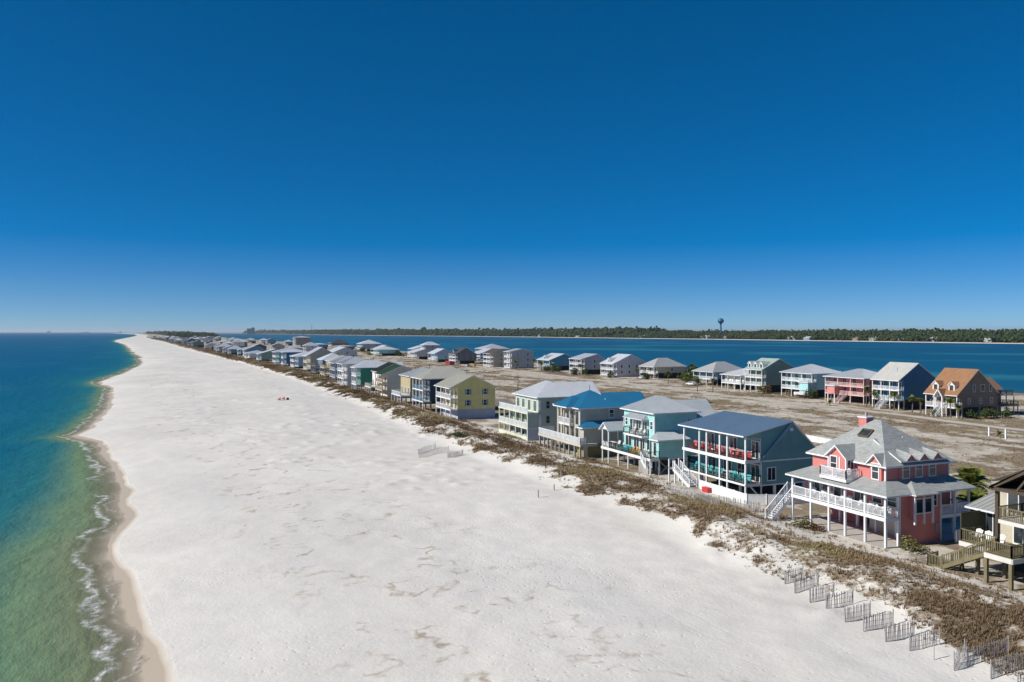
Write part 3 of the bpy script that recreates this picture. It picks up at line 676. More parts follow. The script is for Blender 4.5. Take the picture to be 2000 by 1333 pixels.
h.hip(1.0, 9.2, 2.0, 10.6, 8.0, 2.6, BLUER, oh=.6, seams=.4, axis='y', inset=4.85)
h.hip(-.2, 4.0, 4.2, 8.4, 8.05, 1.7, BLUER, oh=.45, seams=.4, name='bay_roof', axis='x')
h.box('rear_wing', 9.2, 14.5, 2.6, 8.6, 2.2, 7.95, BEIGE); h.gable(7, 14.5, 2.6, 8.6, 7.95, 2.0, BLUER, BEIGE, axis='x', seams=.4, name='wing_roof')
h.add('finial', MB().cyl((5.1, 6.3, 10.4), (5.1, 6.3, 11.5), .05, .03), BLACK); h.add('vent_pipe', MB().cyl((6.5, 3.4, 8.7), (6.5, 3.4, 9.3), .08, .08), WHITE)
for zz, hh in ((2.4, 2.2), (5.2, 2.2)):
    for yy in (3.0, 4.6, 6.3, 8.0, 9.7): h.win('f', 1.0 if yy < 4.2 or yy > 8.4 else -.2+1.2, yy, zz, 1.05, hh, 1, 1, trim=surf('beige_trim', (.55, .5, .42)), name='glass_door')
for yy in (4.2, 6.3, 8.4): h.post(-.05+.3, yy, 2.35, 8.0, .2, surf('beige_trim', (.55, .5, .42)))
h.box('balcony', .2, 1.0, 4.2, 8.4, 4.9, 5.15, WHITE); h.rail([(1, 4.2), (.22, 4.2), (.22, 8.4), (1, 8.4)], 5.15, .95, gap=.12)
h.win('s', 2.0, 6.9, 6.3, .8, 1.2, 1, 2)
blue = h

# ------------------------------------------------------------------ pale green house
PGREEN = siding('pale_green', (.45, .52, .42)); WROOF = metal('white', (.66, .68, .70)); CGREEN = siding('cream_green', (.62, .66, .52)); GREYS = siding('blue_grey', (.42, .45, .52))
h = House('tall pale green house with white hip roof and three tiers of porches', 60.5, 137.0)
h.box('wall', 2.2, 11.2, 0, 14.6, 2.4, 5.2, PGREEN); h.box('upper_wall', 2.2, 11.2, 0, 11.0, 5.2, 8.1, PGREEN); h.box('base_wall', 2.2, 11.2, 0, 14.6, -.3, 2.4, GREYS)
h.poly('side_wall', [(0,.0,2.3),(2.2,.0,2.3),(2.2,.0,5.2),(0,.0,5.2)], .12, PGREEN); h.poly('side_wall', [(0,.0,-.3),(2.2,.0,-.3),(2.2,.0,2.3),(0,.0,2.3)], .12, GREYS)
h.box('parapet', 0, .15, .13, 14.6, -.3, .75, CGREEN)
for zz in (2.15, 5.0): h.box('porch_floor', -.06, 2.2, -.06, 14.7, zz, zz+.3, CGREEN); h.rail([(.05, 0.1), (.05, 14.5), (2.1, 14.5)], zz+.3, .9, gap=.11, bw=.06)
for yy in (.2, 3.0, 5.9, 8.8, 11.7, 14.4): h.post(.1, yy, .7, 5.1, .24, CGREEN)
for zz in (2.55, 5.4):
    for yy in (1.5, 4.2, 7.0, 9.6, 12.9): 
        if zz < 4 or yy < 11: h.win('f', 2.2, yy, zz, 1.2, 2.0, 2, 1, name='glass_door')
for yy in (1.5, 4.4, 7.3, 10.2, 13): h.win('f', 2.2, yy, .3, 1.6, 1.5, 1, 1)
h.hip(2.2, 11.2, 0, 11.0, 8.15, 2.75, WROOF, oh=.55, seams=.4, axis='y'); h.box('rear_wing', 11.2, 16.5, 2, 9, -.3, 8.1, PGREEN); h.gable(8.5, 16.5, 2, 9, 8.1, 2.3, WROOF, PGREEN, axis='x', seams=.4, name='wing_roof')
for zz in (3.2, 6.0): h.win('s', 0, 4.2, zz, .7, 1.3, 1, 2, trim=PGREEN); h.box('shutter', 2.3, 2.75, -.07, 0, zz-.4, zz+1.6, WHITE)
green = h

# ------------------------------------------------------------------ cream house with the olive timber deck (edge of the frame)
TAN = siding('tan', (.52, .47, .36)); BROWNW = wood('dark_brown', (.075, .052, .035)); SANDR = metal('sand', (.46, .46, .42))
h = House('cream house with olive timber decks and dark brown gable porch', 60.8, 42.9)
h.box('deck', 0, 1.4, 0, 2.3, 2.3, 2.55, OLIVEW); h.box('deck', 1.4, 4.6, -4.5, 5.6, 2.28, 2.54, OLIVEW)
h.box('deck_fascia', -.06, 0, -.06, 2.3, 2.1, 2.5, surf('pale_fascia', (.66, .64, .60))); h.box('deck_fascia', 1.34, 1.4, 2.3, 5.66, 2.1, 2.5, surf('pale_fascia', (.66, .64, .60))); h.box('deck_fascia', 0, 1.4, -.12, -.06, 2.1, 2.5, surf('pale_fascia', (.66, .64, .60)))
h.rail([(1.45, .05), (.06, .05), (.06, 2.2)], 2.55, 1.0, OLIVEW, gap=.16, bw=.05); h.rail([(1.46, 2.3), (1.46, 5.5), (4.5, 5.5)], 2.55, 1.0, OLIVEW, gap=.16, bw=.05)
for q in ((.1, .1), (.1, 2.2), (1.5, 4.0), (1.5, 5.5), (2.6, .2), (2.6, 2.4), (4.4, 5.5), (4.4, 3), (4.4, .2), (2.6, -2.5)): h.post(q[0], q[1], -.9, 2.3, .26, OLIVEW)
h.stairs((.7, 2.3, 2.5), (.7, 6.3, .2), 1.1, OLIVEW); h.rail([(.1, 6.4), (.1, 7.7), (1.3, 7.7)], .0, 1.0, OLIVEW, gap=.16)
h.box('stair_landing', .1, 1.3, 6.3, 7.8, -.2, .05, OLIVEW)
for q in ((.2, 6.4), (1.2, 7.7), (.2, 7.7)): h.post(q[0], q[1], -.7, 1.1, .18, OLIVEW)
h.box('privacy_screen', 1.5, 4.6, 5.55, 5.65, 2.5, 4.9, wood('dark_olive', (.06, .055, .03)))
h.box('wall', 4.6, 13, -7, 6.6, 2.5, 5.1, TAN); h.box('upper_wall', 4.6, 13, -6.0, 4.3, 5.1, 7.85, TAN); h.gable(4.5, 13.2, -6.0, 4.4, 7.72, 2.5, SANDR, TAN, axis='x', oh=.35, og=.25, seams=.5, name='main_roof', trim=BROWNW); h.box('shade_core', 5.5, 12.5, -6, 4.6, -.5, 2.4, DARKIN)  # last box: dark block in place of the shade under the floor
h.roof([[(3.9,7.1,5.0),(3.9,4.3,5.0),(8.6,4.3,6.2),(8.6,7.1,6.2)], [(13.4,4.3,5.0),(13.4,7.1,5.0),(8.6,7.1,6.2),(8.6,4.3,6.2)]], SANDR, seams=.5, name='wing_roof')
h.box('upper_deck', 1.6, 4.6, -6, 2.5, 4.75, 5.05, surf('pale_fascia', (.66, .64, .60))); h.rail([(4.5, 2.4), (1.7, 2.4), (1.7, -5.9)], 5.05, 1.0, OLIVEW, gap=.16)
h.gable(1.3, 4.6, -6.0, 2.4, 7.75, 2.7, SANDR, None, axis='x', oh=.3, og=.2, seams=.5, trim=BROWNW)
h.add('porch_truss', MB().bar((1.2, 2.7, 7.6), (1.2, -1.5, 10.1), .2, .3).bar((1.2, -5.7, 7.6), (1.2, -1.5, 10.1), .2, .3).bar((1.2, 2.5, 7.6), (1.2, -5.5, 7.6), .2, .28).bar((1.2, -1.5, 7.6), (1.2, -1.5, 10), .2).bar((1.2, .5, 7.6), (1.2, -.7, 9.2), .16), BROWNW)
for yy in (2.4, -1.5, -5.9): h.post(1.7, yy, 2.55 if yy > 0 else -.5, 7.7, .26, BROWNW)
for yy, ww in ((4.9, 1.1), (2.2, 1.6), (-3.6, 1.6)): h.win('f', 4.6, yy, 2.65, ww, 2.05, 2, 1, name='glass_door')
h.box('soffit', 1.3, 4.6, -6, 2.5, 7.66, 7.72, BROWNW)
h.win('f', 4.6, 2.6, 5.15, 1.8, 2.1, 2, 1, name='glass_door'); h.win('f', 4.6, -4.2, 5.15, 1.8, 2.1, 2, 1, name='glass_door'); h.add('wall_lamp', MB().box(4.5, 4.6, 2.6, 2.8, 4.1, 4.4), WHITE)
cream = h

# ------------------------------------------------------------------ the other houses: one builder, every house its own measures
def gen(label, x, y, W, D, zf, ze, roof='hip', rise=2.2, wall=None, rm=None, dd=2.0, base='open', nf=3, ns=2, cover=True, group=None, z=None, rot=0,
        trim=None, seams=.5, far=0, axis=None, dormers=0, stair=False, basew=None, wing=None, shutters=None, railm=None, levels=None, ridge=None):
    """far: 0 full detail, 1 fewer pieces, 2 far away"""
    h = House(label, x, y, z, rot, group=group); tr = trim or WHITE
    fl = levels or [zf+i*(ze-zf)/max(1, round((ze-zf)/2.75)) for i in range(max(1, round((ze-zf)/2.75)))]
    h.box('wall', dd, dd+D, 0, W, zf, ze, wall)
    if base == 'open':
        n1, n2 = (3, 3) if far == 0 else (2, 3)
        for i in range(n1):
            for j in range(n2):
                if i == 0 or j == 0 or far == 0: h.post(dd+.2+(D-.4)*i/(n1-1), .2+(W-.4)*j/(n2-1), -.6, zf, .3, basew or GREYW)
        h.box('shade_core', dd+D*.45, dd+D-.3, W*.2, W-.3, -.5, zf-.02, DARKIN)  # dark core box painted as the shade of the open ground floor
    else: h.box('base_wall', dd+.03, dd+D-.03, .03, W-.03, -.5, zf, basew or wall)
    if dd > .3:
        for k, zz in enumerate(fl):
            h.box('deck', -.02, dd, -.03, W+.03, zz-.25, zz, tr)
            h.rail([(dd-.05, .05), (.05, .05), (.05, W-.05), (dd-.05, W-.05)], zz, .95, railm or tr, gap=.16 if far == 0 else .3, bw=.05 if far == 0 else .09)
        n = 4 if far == 0 else 3
        for j in range(n): h.post(.1, .12+(W-.24)*j/(n-1), -.6, ze if cover else fl[-1], .2 if far < 2 else .28, tr)
    for k, zz in enumerate(fl):
        for j in range(nf):
            u = W*(j+.5)/nf; big = (dd > .3)
            h.win('f', dd, u, zz+(.1 if big else .85), min(1.3, W/nf*.6), 1.95 if big else 1.2, 2 if far == 0 and big else 1, 1 if big else 2, name='glass_door' if big else 'window', trim=tr)
        for j in range(ns):
            u = dd+D*(j+.6)/(ns+.2)
            wo_ = h.win('s', 0, u, zz+.85, .8, 1.25, 1, 2 if far == 0 else 1, trim=tr)
            if shutters: h.box('shutter', u-.75, u-.46, -.05, 0, zz+.8, zz+2.15, shutters); h.box('shutter', u+.46, u+.75, -.05, 0, zz+.8, zz+2.15, shutters)
    x0 = 0 if cover and dd > .3 else dd; sm__ = seams if far == 0 else 0
    if roof == 'hip': h.hip(x0, dd+D, 0, W, ze, rise, rm, oh=.5, seams=sm__, axis=axis)
    elif roof == 'gabley': h.gable(x0, dd+D, 0, W, ze, rise, rm, wall, axis='y', seams=sm__, ridge=ridge)
    elif roof == 'gablex': h.gable(x0, dd+D, 0, W, ze, rise, rm, wall, axis='x', seams=sm__)
    if wing:      # (x0,x1,y0,y1,ze,rise)
        a = wing; h.box('rear_wing', a[0], a[1], a[2], a[3], -.4, a[4], wall); h.gable(a[0]-2.5, a[1], a[2], a[3], a[4], a[5], rm, wall, axis='x', name='wing_roof', seams=sm__)
    for j in range(dormers):
        u = W*(j+.5)/dormers; sl_ = rise/(((ridge or (x0+dd+D)/2))-x0); xx = x0+.9; zr = ze+.9*sl_; L_ = 1.7/sl_; hw = min(.85, W/dormers*.34)
        h.box('dormer', xx, xx+L_, u-hw, u+hw, ze+.1, zr+1.45, tr); h.gable(xx, xx+L_+.7/sl_, u-hw, u+hw, zr+1.45, .75, rm, tr, axis='x', oh=.2, og=.25, name='dormer_roof')
        h.win('f', xx, u, zr+.3, hw*1.0, 1.05, 1, 2, trim=wall)
    if stair: h.stairs((-.1 if dd > .3 else dd, W*.45, zf-.05), (-.1-zf*1.25, W*.45, .1), 1.4, tr)
    return h
S = siding
NAVY = S('navy', (.018, .045, .085)); YEL = S('yellow', (.80, .66, .25)); LGREY = S('light_grey', (.50, .50, .49)); DGREY = S('dark_grey', (.17, .165, .175)); LBLUE = S('light_blue', (.36, .50, .58)); MBLUE = S('mid_blue', (.08, .25, .38)); DBLUE = S('deep_blue', (.03, .16, .28))
SGREEN = S('sage', (.22, .30, .25)); EMER = S('emerald', (.05, .28, .20)); OFFW = S('off_white', (.70, .68, .64)); KHAKI = S('khaki', (.40, .34, .20)); BRN = S('brown', (.23, .155, .11)); ROSE = S('rose', (.60, .24, .22)); AQUA = S('aqua', (.36, .62, .64)); STEEL = S('steel_blue', (.15, .28, .36)); SEAF = S('seafoam', (.36, .55, .48))
CREAMR = metal('cream', (.56, .54, .46)); LGR = metal('light_grey', (.52, .54, .56)); GREENR = metal('green', (.09, .17, .08)); DARKR = shing('charcoal', (.045, .045, .055)); BRR = shing('rust', (.30, .155, .075)); GR2 = shing('mid_grey', (.34, .345, .35)); DBR = shing('dark_brown', (.07, .05, .045)); MINT = metal('mint', (.52, .60, .53)); TSH = surf('teal_shutter', (.05, .22, .22), .6)
front = [
 dict(label='yellow gabled house with teal shutters and white front balconies', x=58.3, y=176.5, W=11.4, D=9.4, zf=2.4, ze=7.5, roof='gabley', rise=2.7, wall=YEL, rm=CREAMR, dd=1.8, base='closed', basew=GREYS, nf=4, ns=2, shutters=TSH),
 dict(label='navy blue house with cream hip roof beside the yellow house', x=57.2, y=195.6, W=9.5, D=12, zf=2.8, ze=8.6, rise=2.9, wall=NAVY, rm=CREAMR, dd=2.0, nf=3, ns=2, basew=BRN, railm=STEEL, cover=True),
 dict(label='khaki and grey house with pale hip roof next to the navy house', x=57.5, y=218.6, W=10.5, D=10.5, zf=2.6, ze=8.0, rise=2.4, wall=KHAKI, rm=LGR, dd=2.8, nf=3, ns=1, wing=(12.7,16,1.5,8,7.4,1.8), cover=False, levels=[2.6]),
 dict(label='beige house with moss green metal gable roof', x=57.6, y=241, W=9.5, D=11, zf=2.6, ze=7.4, roof='gabley', rise=2.6, wall=CREAM, rm=GREENR, dd=1.6, nf=2, ns=1, base='closed', trim=S('buff_trim', (.55,.48,.36))),
 dict(label='cream fronted house with dark charcoal roof beside the moss green roof', x=57.4, y=256, W=9, D=11, zf=2.6, ze=7.6, roof='gabley', rise=2.6, wall=OFFW, rm=DARKR, dd=2.6, nf=3, ns=1, cover=False, levels=[2.6], railm=TAN),
 dict(label='emerald green house with stacked white porches and white roof', x=56.4, y=274, W=8.0, D=11, zf=2.4, ze=8.2, rise=2.4, wall=EMER, rm=WROOF, dd=1.6, nf=2, ns=1, wing=(12,17,1,7,7.8,2.0)),
 dict(label='cream white three storey house with stacked porches and closed base', x=56.6, y=298, W=12, D=10, zf=.4, ze=8.6, rise=2.6, wall=OFFW, rm=LGR, dd=1.4, nf=3, ns=1, base='closed'),
 dict(label='steel blue house under a broad grey hip roof beside the cream tower', x=57, y=318, W=12, D=11, zf=2.6, ze=8.2, rise=2.6, wall=STEEL, rm=LGR, dd=2.4, nf=3, ns=1, trim=GREYS),
 dict(label='khaki brown house with tan metal hip roof in the front row', x=56.6, y=340, W=12, D=12, zf=2.6, ze=8.2, rise=2.4, wall=KHAKI, rm=CREAMR, dd=2.6, nf=3, ns=1, far=1, trim=TAN, cover=False),
 dict(label='slate blue house with pointed white hip roof and dark decks', x=56.4, y=362, W=13, D=11, zf=2.6, ze=8.0, rise=3.0, wall=STEEL, rm=WROOF, dd=3.0, nf=3, ns=1, far=1, trim=DGREY, cover=False),
 dict(label='tall beige house with steep gable turned to the neighbours', x=57, y=392, W=13, D=13, zf=2.6, ze=9.0, roof='gabley', rise=4.0, wall=TAN, rm=LGR, dd=1.6, nf=3, ns=1, far=1, trim=CREAM),
 dict(label='pale blue front row house with white hip roof and wide porches', x=55, y=424, W=15, D=12, zf=2.6, ze=7.8, rise=2.4, wall=LBLUE, rm=WROOF, dd=2.4, nf=4, ns=1, far=1),
 dict(label='narrow deep blue front row house with low white roof', x=54, y=462, W=10, D=11, zf=2.6, ze=9.2, rise=1.6, wall=DBLUE, rm=WROOF, dd=1.8, nf=3, ns=2, far=1),
 dict(label='wide teal house with grey hip roof at the bend of the row', x=53, y=490, W=18, D=16, zf=2.6, ze=8.6, rise=2.6, wall=S('mid_teal', (.08,.30,.34)), rm=LGR, dd=2.2, nf=4, ns=2, far=1),
 dict(label='green gabled house with white roof beyond the wide teal house', x=48, y=545, W=14, D=20, zf=2.4, ze=6.0, roof='gabley', rise=3.2, wall=SGREEN, rm=WROOF, dd=2.0, nf=3, ns=1, far=1),
 dict(label='low white house with broad pale roof behind brown dune grass', x=44, y=590, W=20, D=14, zf=2.2, ze=5.4, rise=2.0, wall=OFFW, rm=LGR, dd=2.2, nf=4, ns=1, far=1),
 dict(label='blue gabled house with white trim behind the low white house', x=46, y=640, W=14, D=14, zf=2.4, ze=6.6, roof='gabley', rise=3.2, wall=STEEL, rm=LGR, dd=2, nf=3, ns=1, far=1),
]
for q in front: gen(**q)
second = [
 dict(label='brown lagoon side house with rust shingle roof and two dormers', x=176.0, y=138, W=9.0, D=12.8, zf=2.4, ze=5.6, roof='gabley', rise=6.0, wall=BRN, rm=BRR, dd=1.8, nf=3, ns=3, dormers=2, stair=True, wing=(14.6,18.5,2,8,6.6,2.4), seams=0),
 dict(label='deep blue house with white roof and three tiers of white balconies', x=178.7, y=157.5, W=9.0, D=12.2, zf=2.6, ze=8.0, roof='gabley', rise=4.4, wall=DBLUE, rm=metal('ivory', (.66,.64,.58)), dd=1.9, nf=3, ns=0, stair=True),
 dict(label='rose pink lagoon house with grey hip roof between palms', x=182, y=172.5, W=15, D=11, zf=2.6, ze=7.6, rise=2.4, wall=ROSE, rm=LGR, dd=2.2, nf=4, ns=2, stair=True, trim=surf('pale_pink_trim', (.66,.48,.46))),
 dict(label='pale aqua lagoon house with grey seamed hip roof', x=185, y=196, W=14, D=11, zf=2.6, ze=7.8, rise=2.7, wall=AQUA, rm=LGR, dd=1.8, nf=4, ns=1, wing=(12.8,16,1,8,6.4,1.6)),
 dict(label='sage green lagoon house with mint roof and three dormers', x=185, y=219.5, W=9.0, D=13.2, zf=2.6, ze=8.0, roof='gabley', rise=3.6, wall=SGREEN, rm=MINT, dd=1.8, nf=3, ns=0, dormers=3),
 dict(label='white cottage on stilts beside the sage green house', x=186, y=232, W=11, D=10, zf=2.4, ze=5.4, rise=2.2, wall=OFFW, rm=WROOF, dd=1.6, nf=3, ns=1, basew=WHITE),
 dict(label='grey green stilt house with broad grey pyramid roof among trees', x=192, y=256, W=13, D=15, zf=2.6, ze=5.4, rise=3.8, wall=STEEL, rm=GR2, dd=2, nf=3, ns=1, seams=0),
 dict(label='tan stilt house with grey pyramid roof by parked white truck', x=196, y=304, W=12, D=15, zf=2.6, ze=5.4, rise=3.8, wall=TAN, rm=GR2, dd=2, nf=3, ns=1, far=1),
 dict(label='large white gabled house with rows of small dark windows', x=186, y=323, W=12, D=17, zf=.8, ze=6.2, roof='gabley', rise=4.2, wall=S('pale_grey', (.55,.55,.56)), rm=WROOF, dd=2.2, base='closed', nf=3, ns=4, far=1, dormers=1),
 dict(label='narrow grey house with lopsided pale gable roof', x=183, y=349, W=13, D=11, zf=2.4, ze=7.6, roof='gabley', rise=2.4, wall=LGREY, rm=LGR, dd=2, nf=3, ns=1, far=1, ridge=9),
 dict(label='bright blue house with long white ridge roof and front gable', x=186, y=392, W=16, D=16, zf=2.4, ze=5.6, roof='gabley', rise=3.4, wall=MBLUE, rm=WROOF, dd=2, nf=3, ns=1, far=1, dormers=1, stair=True),
 dict(label='tall narrow grey three storey house beside the dark brown roof', x=176, y=424, W=9, D=14, zf=.4, ze=9.6, roof='gabley', rise=1.6, wall=LGREY, rm=GR2, dd=1.2, base='closed', nf=3, ns=2, far=1),
 dict(label='tan house with dark brown shingle roof near the lumber stack', x=172, y=445, W=12, D=10, zf=.4, ze=8.2, roof='gabley', rise=2.6, wall=TAN, rm=DBR, dd=2, nf=3, ns=1, far=1, base='closed'),
 dict(label='dark grey house with steep gable and charcoal shingle roof', x=166, y=492, W=14, D=13, zf=2.2, ze=6.6, roof='gabley', rise=4.2, wall=DGREY, rm=DARKR, dd=1.6, nf=3, ns=3, far=1, dormers=1),
 dict(label='blue house with wide white roof behind the steep dark grey gable', x=186, y=500, W=16, D=18, zf=2.4, ze=6.6, roof='gabley', rise=3.0, wall=MBLUE, rm=WROOF, dd=2, nf=3, ns=1, far=1),
 dict(label='light blue gabled house with white roofs beside the steep dark grey gable', x=162, y=525, W=16, D=12, zf=2.2, ze=6.2, roof='gabley', rise=3.2, wall=LBLUE, rm=WROOF, dd=2, nf=3, ns=1, far=1),
 dict(label='large pale hip roofed house at the lagoon edge', x=212, y=560, W=20, D=18, zf=2.6, ze=8.4, rise=3.6, wall=LGREY, rm=LGR, dd=2, nf=4, ns=2, far=1),
 dict(label='tall white tower house with small pyramid roof at the lagoon', x=182, y=620, W=10, D=12, zf=2.6, ze=10.4, rise=2.8, wall=LGREY, rm=WROOF, dd=1.6, nf=2, ns=1, far=1),
 dict(label='long low house with white roof below the tower house', x=166, y=590, W=20, D=16, zf=2.2, ze=5.4, roof='gabley', rise=2.6, wall=LGREY, rm=WROOF, dd=2, nf=3, ns=1, far=1),
 dict(label='teal house with white gabled roof by the lagoon', x=185, y=660, W=18, D=16, zf=2.4, ze=6.4, roof='gabley', rise=2.6, wall=S('mid_teal', (.08,.30,.34)), rm=WROOF, dd=2, nf=3, ns=1, far=1),
 dict(label='wide turquoise lagoon house with low white hip roof', x=160, y=690, W=24, D=18, zf=2.2, ze=5.6, rise=2.8, wall=TURQ, rm=WROOF, dd=2.4, nf=4, ns=1, far=1),
 dict(label='white roofed cottage beside the turquoise cluster', x=172, y=735, W=18, D=14, zf=2.2, ze=5.8, roof='gabley', rise=2.8, wall=OFFW, rm=WROOF, dd=2, nf=3, ns=1, far=1),
 dict(label='grand pale house with tall white pyramid roof on the lagoon', x=180, y=850, W=22, D=20, zf=2.6, ze=8.4, rise=4.2, wall=LGREY, rm=WROOF, dd=2.4, nf=4, ns=2, far=1),
 dict(label='low dark house with flat white porch roof near the lagoon', x=165, y=900, W=26, D=16, zf=2.2, ze=5.0, rise=1.2, wall=DGREY, rm=CREAMR, dd=2.4, nf=4, ns=1, far=1),
 dict(label='blue windowed pavilion with long white eaves', x=150, y=985, W=24, D=16, zf=2.4, ze=6.0, rise=1.4, wall=MBLUE, rm=WROOF, dd=2.4, nf=5, ns=1, far=1),
 dict(label='dark hip roofed house against the lagoon water', x=190, y=1090, W=22, D=22, zf=2.4, ze=6.4, rise=4.6, wall=DGREY, rm=DARKR, dd=2, nf=3, ns=1, far=1),
 dict(label='long house with one plain white roof slope', x=84+16, y=560, W=26, D=14, zf=2.4, ze=7.2, roof='gabley', rise=3.2, wall=OFFW, rm=WROOF, dd=2, nf=4, ns=1, far=1),
 dict(label='tall stone coloured house with low white roof by the lagoon', x=150, y=1150, W=20, D=20, zf=2.6, ze=13.5, rise=1.6, wall=S('stone', (.42,.34,.27)), rm=WROOF, dd=2, nf=3, ns=2, far=1),
]
SB = []
for q in second: q.setdefault('z', GZ2); SB.append(gen(**q))
h = SB[0]          # entrance portico, upper windows and lagoon deck of the brown house
h.gable(-1.5, 1.2, 3.0, 5.2, 5.0, 1.7, BRR, None, axis='x', oh=.25, og=.2, name='portico_roof'); h.add('portico_arch', MB().bar((-1.6, 2.85, 4.9), (-1.6, 4.1, 6.7), .22).bar((-1.6, 5.35, 4.9), (-1.6, 4.1, 6.7), .22), WHITE)
for yy in (3.0, 5.2): h.post(-1.4, yy, -.4, 5.0, .26)
for xx, ww in ((6.0, .8), (9.0, 1.3), (11.8, .8)): h.win('s', 0, xx, 6.2, ww, 1.6, 1, 1)
h.box('lagoon_deck', 14.6, 21, -1.0, 7.5, 2.2, 2.45, GREYW); h.rail([(14.7, -.9), (20.9, -.9), (20.9, 7.4)], 2.45, 1.0, BLACK, gap=.3); h.box('lagoon_balcony', 14.6, 19.5, -.6, 7, 5.0, 5.2, GREYW); h.rail([(14.7, -.5), (19.4, -.5), (19.4, 6.9)], 5.2, 1.0, BLACK, gap=.3)
for xx in (16.5, 19.3, 20.8):
    for yy in (-.8, 6.8): h.post(xx, yy, -.5, 5.1 if xx < 20 else 2.3, .2, GREYW)
h = SB[1]; h.poly('roof_window', [(3.0, 3.2, 9.9), (3.0, 5.8, 9.9), (4.6, 4.5, 11.2)], .1, LGR)
h = SB[3]; h.box('low_wing', -1.5, 1.8, 0.2, 4.0, 2.4, 5.0, AQUA); h.hip(-1.5, 1.8, .2, 4.0, 5.0, 1.0, LGR, oh=.35, name='wing_roof')
for q in ((-1.3, .4), (-1.3, 3.8)): h.post(q[0], q[1], -.4, 2.4, .24)
h = SB[2]; h.box('low_wing', -1.6, 2.2, 9.5, 12.5, 2.6, 5.0, ROSE); h.hip(-1.6, 2.2, 9.5, 12.5, 5.0, .9, LGR, oh=.35, name='wing_roof')
for q in ((-1.4, 9.7), (-1.4, 12.3)): h.post(q[0], q[1], -.4, 2.6, .24)
# the far end of the settlement: small houses one can still count
rnd = random.Random(11); FW = [(OFFW,'white'),(LGREY,'light grey'),(LBLUE,'pale blue'),(TAN,'tan'),(SGREEN,'grey green'),(STEEL,'slate blue'),(DGREY,'dark grey')]; FR = [(WROOF,'white'),(LGR,'pale grey'),(WROOF,'white'),(GR2,'grey')]
yy = 700
while yy < 2900:
    for lane in range(3):
        if rnd.random() < (.25 if lane == 0 and yy < 1100 else .45): continue
        xv = float(xv_(yy)); xx = (xv+rnd.uniform(7, 14), xv+rnd.uniform(48, 80), xv+rnd.uniform(110, 160))[lane]
        if xx > float(xl_(yy))-24: continue
        if lane == 2 and yy < 1200: continue
        wl, wn = rnd.choice(FW); rf, rn = rnd.choice(FR); rt = rnd.choice(['hip', 'gabley', 'hip'])
        gen('small %s beach house with %s %s roof in the far settlement' % (wn, rn, 'hip' if rt == 'hip' else 'gable'), xx, yy+rnd.uniform(-6, 6), rnd.uniform(10, 16), rnd.uniform(10, 14), 2.5, rnd.choice([5.0, 5.8, 6.4, 8.0]), rt, rnd.uniform(2.2, 3.4), wl, rf, dd=2, nf=3, ns=1, far=2, z=H(xx+6, yy)-.1, group='far beach houses, %s walls %s %s roof' % (wn, rn, rt))
    yy += rnd.uniform(26, 40)*(1+max(0, yy-1200)/1500)
# houses on the other shore of the lagoon
for k, (yy, off, wl, rf, d_) in enumerate([(1120,22,OFFW,WROOF,'white house with white roof'),(1250,30,LGREY,LGR,'grey house with pale roof'),(1330,26,SGREEN,LGR,'green house with pale roof'),(1420,20,OFFW,WROOF,'white two storey house'),(1480,24,BRN,BRR,'brown house with rust roof'),(1560,30,TAN,GR2,'tan house with grey roof'),(1640,18,STEEL,WROOF,'blue house with white roof'),(1700,22,LGREY,WROOF,'grey house with white roof'),(1780,26,OFFW,LGR,'white house with grey roof'),(1990,20,OFFW,WROOF,'long white house with pale roof'),(2030,34,TAN,LGR,'tan house with pale roof'),(2090,20,LGREY,WROOF,'low grey house with white roof'),(2210,26,TAN,BRR,'tan house with rust roof'),(2420,22,OFFW,WROOF,'white cottage with pyramid roof'),(2900,24,LGREY,WROOF,'grey cottage with white roof'),(3250,24,OFFW,WROOF,'white cottage with pale roof'),(3400,26,LBLUE,WROOF,'pale blue cottage with white roof')]):
    gen('%s under the pines across the lagoon' % d_, float(xf_(yy))+off, yy, 20+6*(k % 3), 14, 1.5, 6.5+1.5*(k % 2), 'hip' if k % 2 else 'gabley', 3.2, wl, rf, dd=2.4, nf=3, ns=1, far=2, z=1.4)
#PART3
# ------------------------------------------------------------------ deck furniture
def chair_proto(mat):
    t = bpy.data.objects.new('deck_chair', None); COL.objects.link(t)
    link('seat', MB().bar((-.30, 0, .36), (.28, 0, .27), .56, .04).mesh('seat', mat), t)
    b = MB()
    for k in range(5): b.bar((.24, -.23+k*.115, .26), (.52, -.26+k*.13, .98-.05*abs(k-2)), .095, .025, up=(1,0,0))
    link('backrest', b.mesh('backrest', mat), t)
    for s_ in (-1, 1):
        link('armrest', MB().box(-.36, .36, s_*.36-.07, s_*.36+.07, .56, .59).mesh('armrest', mat), t)
        link('leg', MB().box(-.34, -.26, s_*.33-.03, s_*.33+.03, 0, .56).mesh('leg', mat), t)
        link('leg', MB().bar((-.2, s_*.27, .30), (.5, s_*.27, .02), .04, .1).bar((.30, s_*.33, 0), (.34, s_*.33, .56), .05).mesh('leg', mat), t)
    return t
def paint(n, c): return surf('paint_'+n, c, .5)
CH = {k: chair_proto(paint(k, c)) for k, c in dict(red=(.50, .03, .035), turquoise=(.05, .42, .44), orange=(.72, .30, .04), yellow=(.75, .52, .12), white=(.76, .76, .75)).items()}
used = set()
def chair(kind, h, x, y, z, rz, label, group):
    p = CH[kind]
    if kind in used: c = copy_tree(p)
    else: c = p; used.add(kind)
    c.location = (h.e.location.x+x, h.e.location.y+y, h.z0+z); c.rotation_euler = (0, 0, R(rz)); tag(c, label, 'chair', group); return c
rnd = random.Random(5)
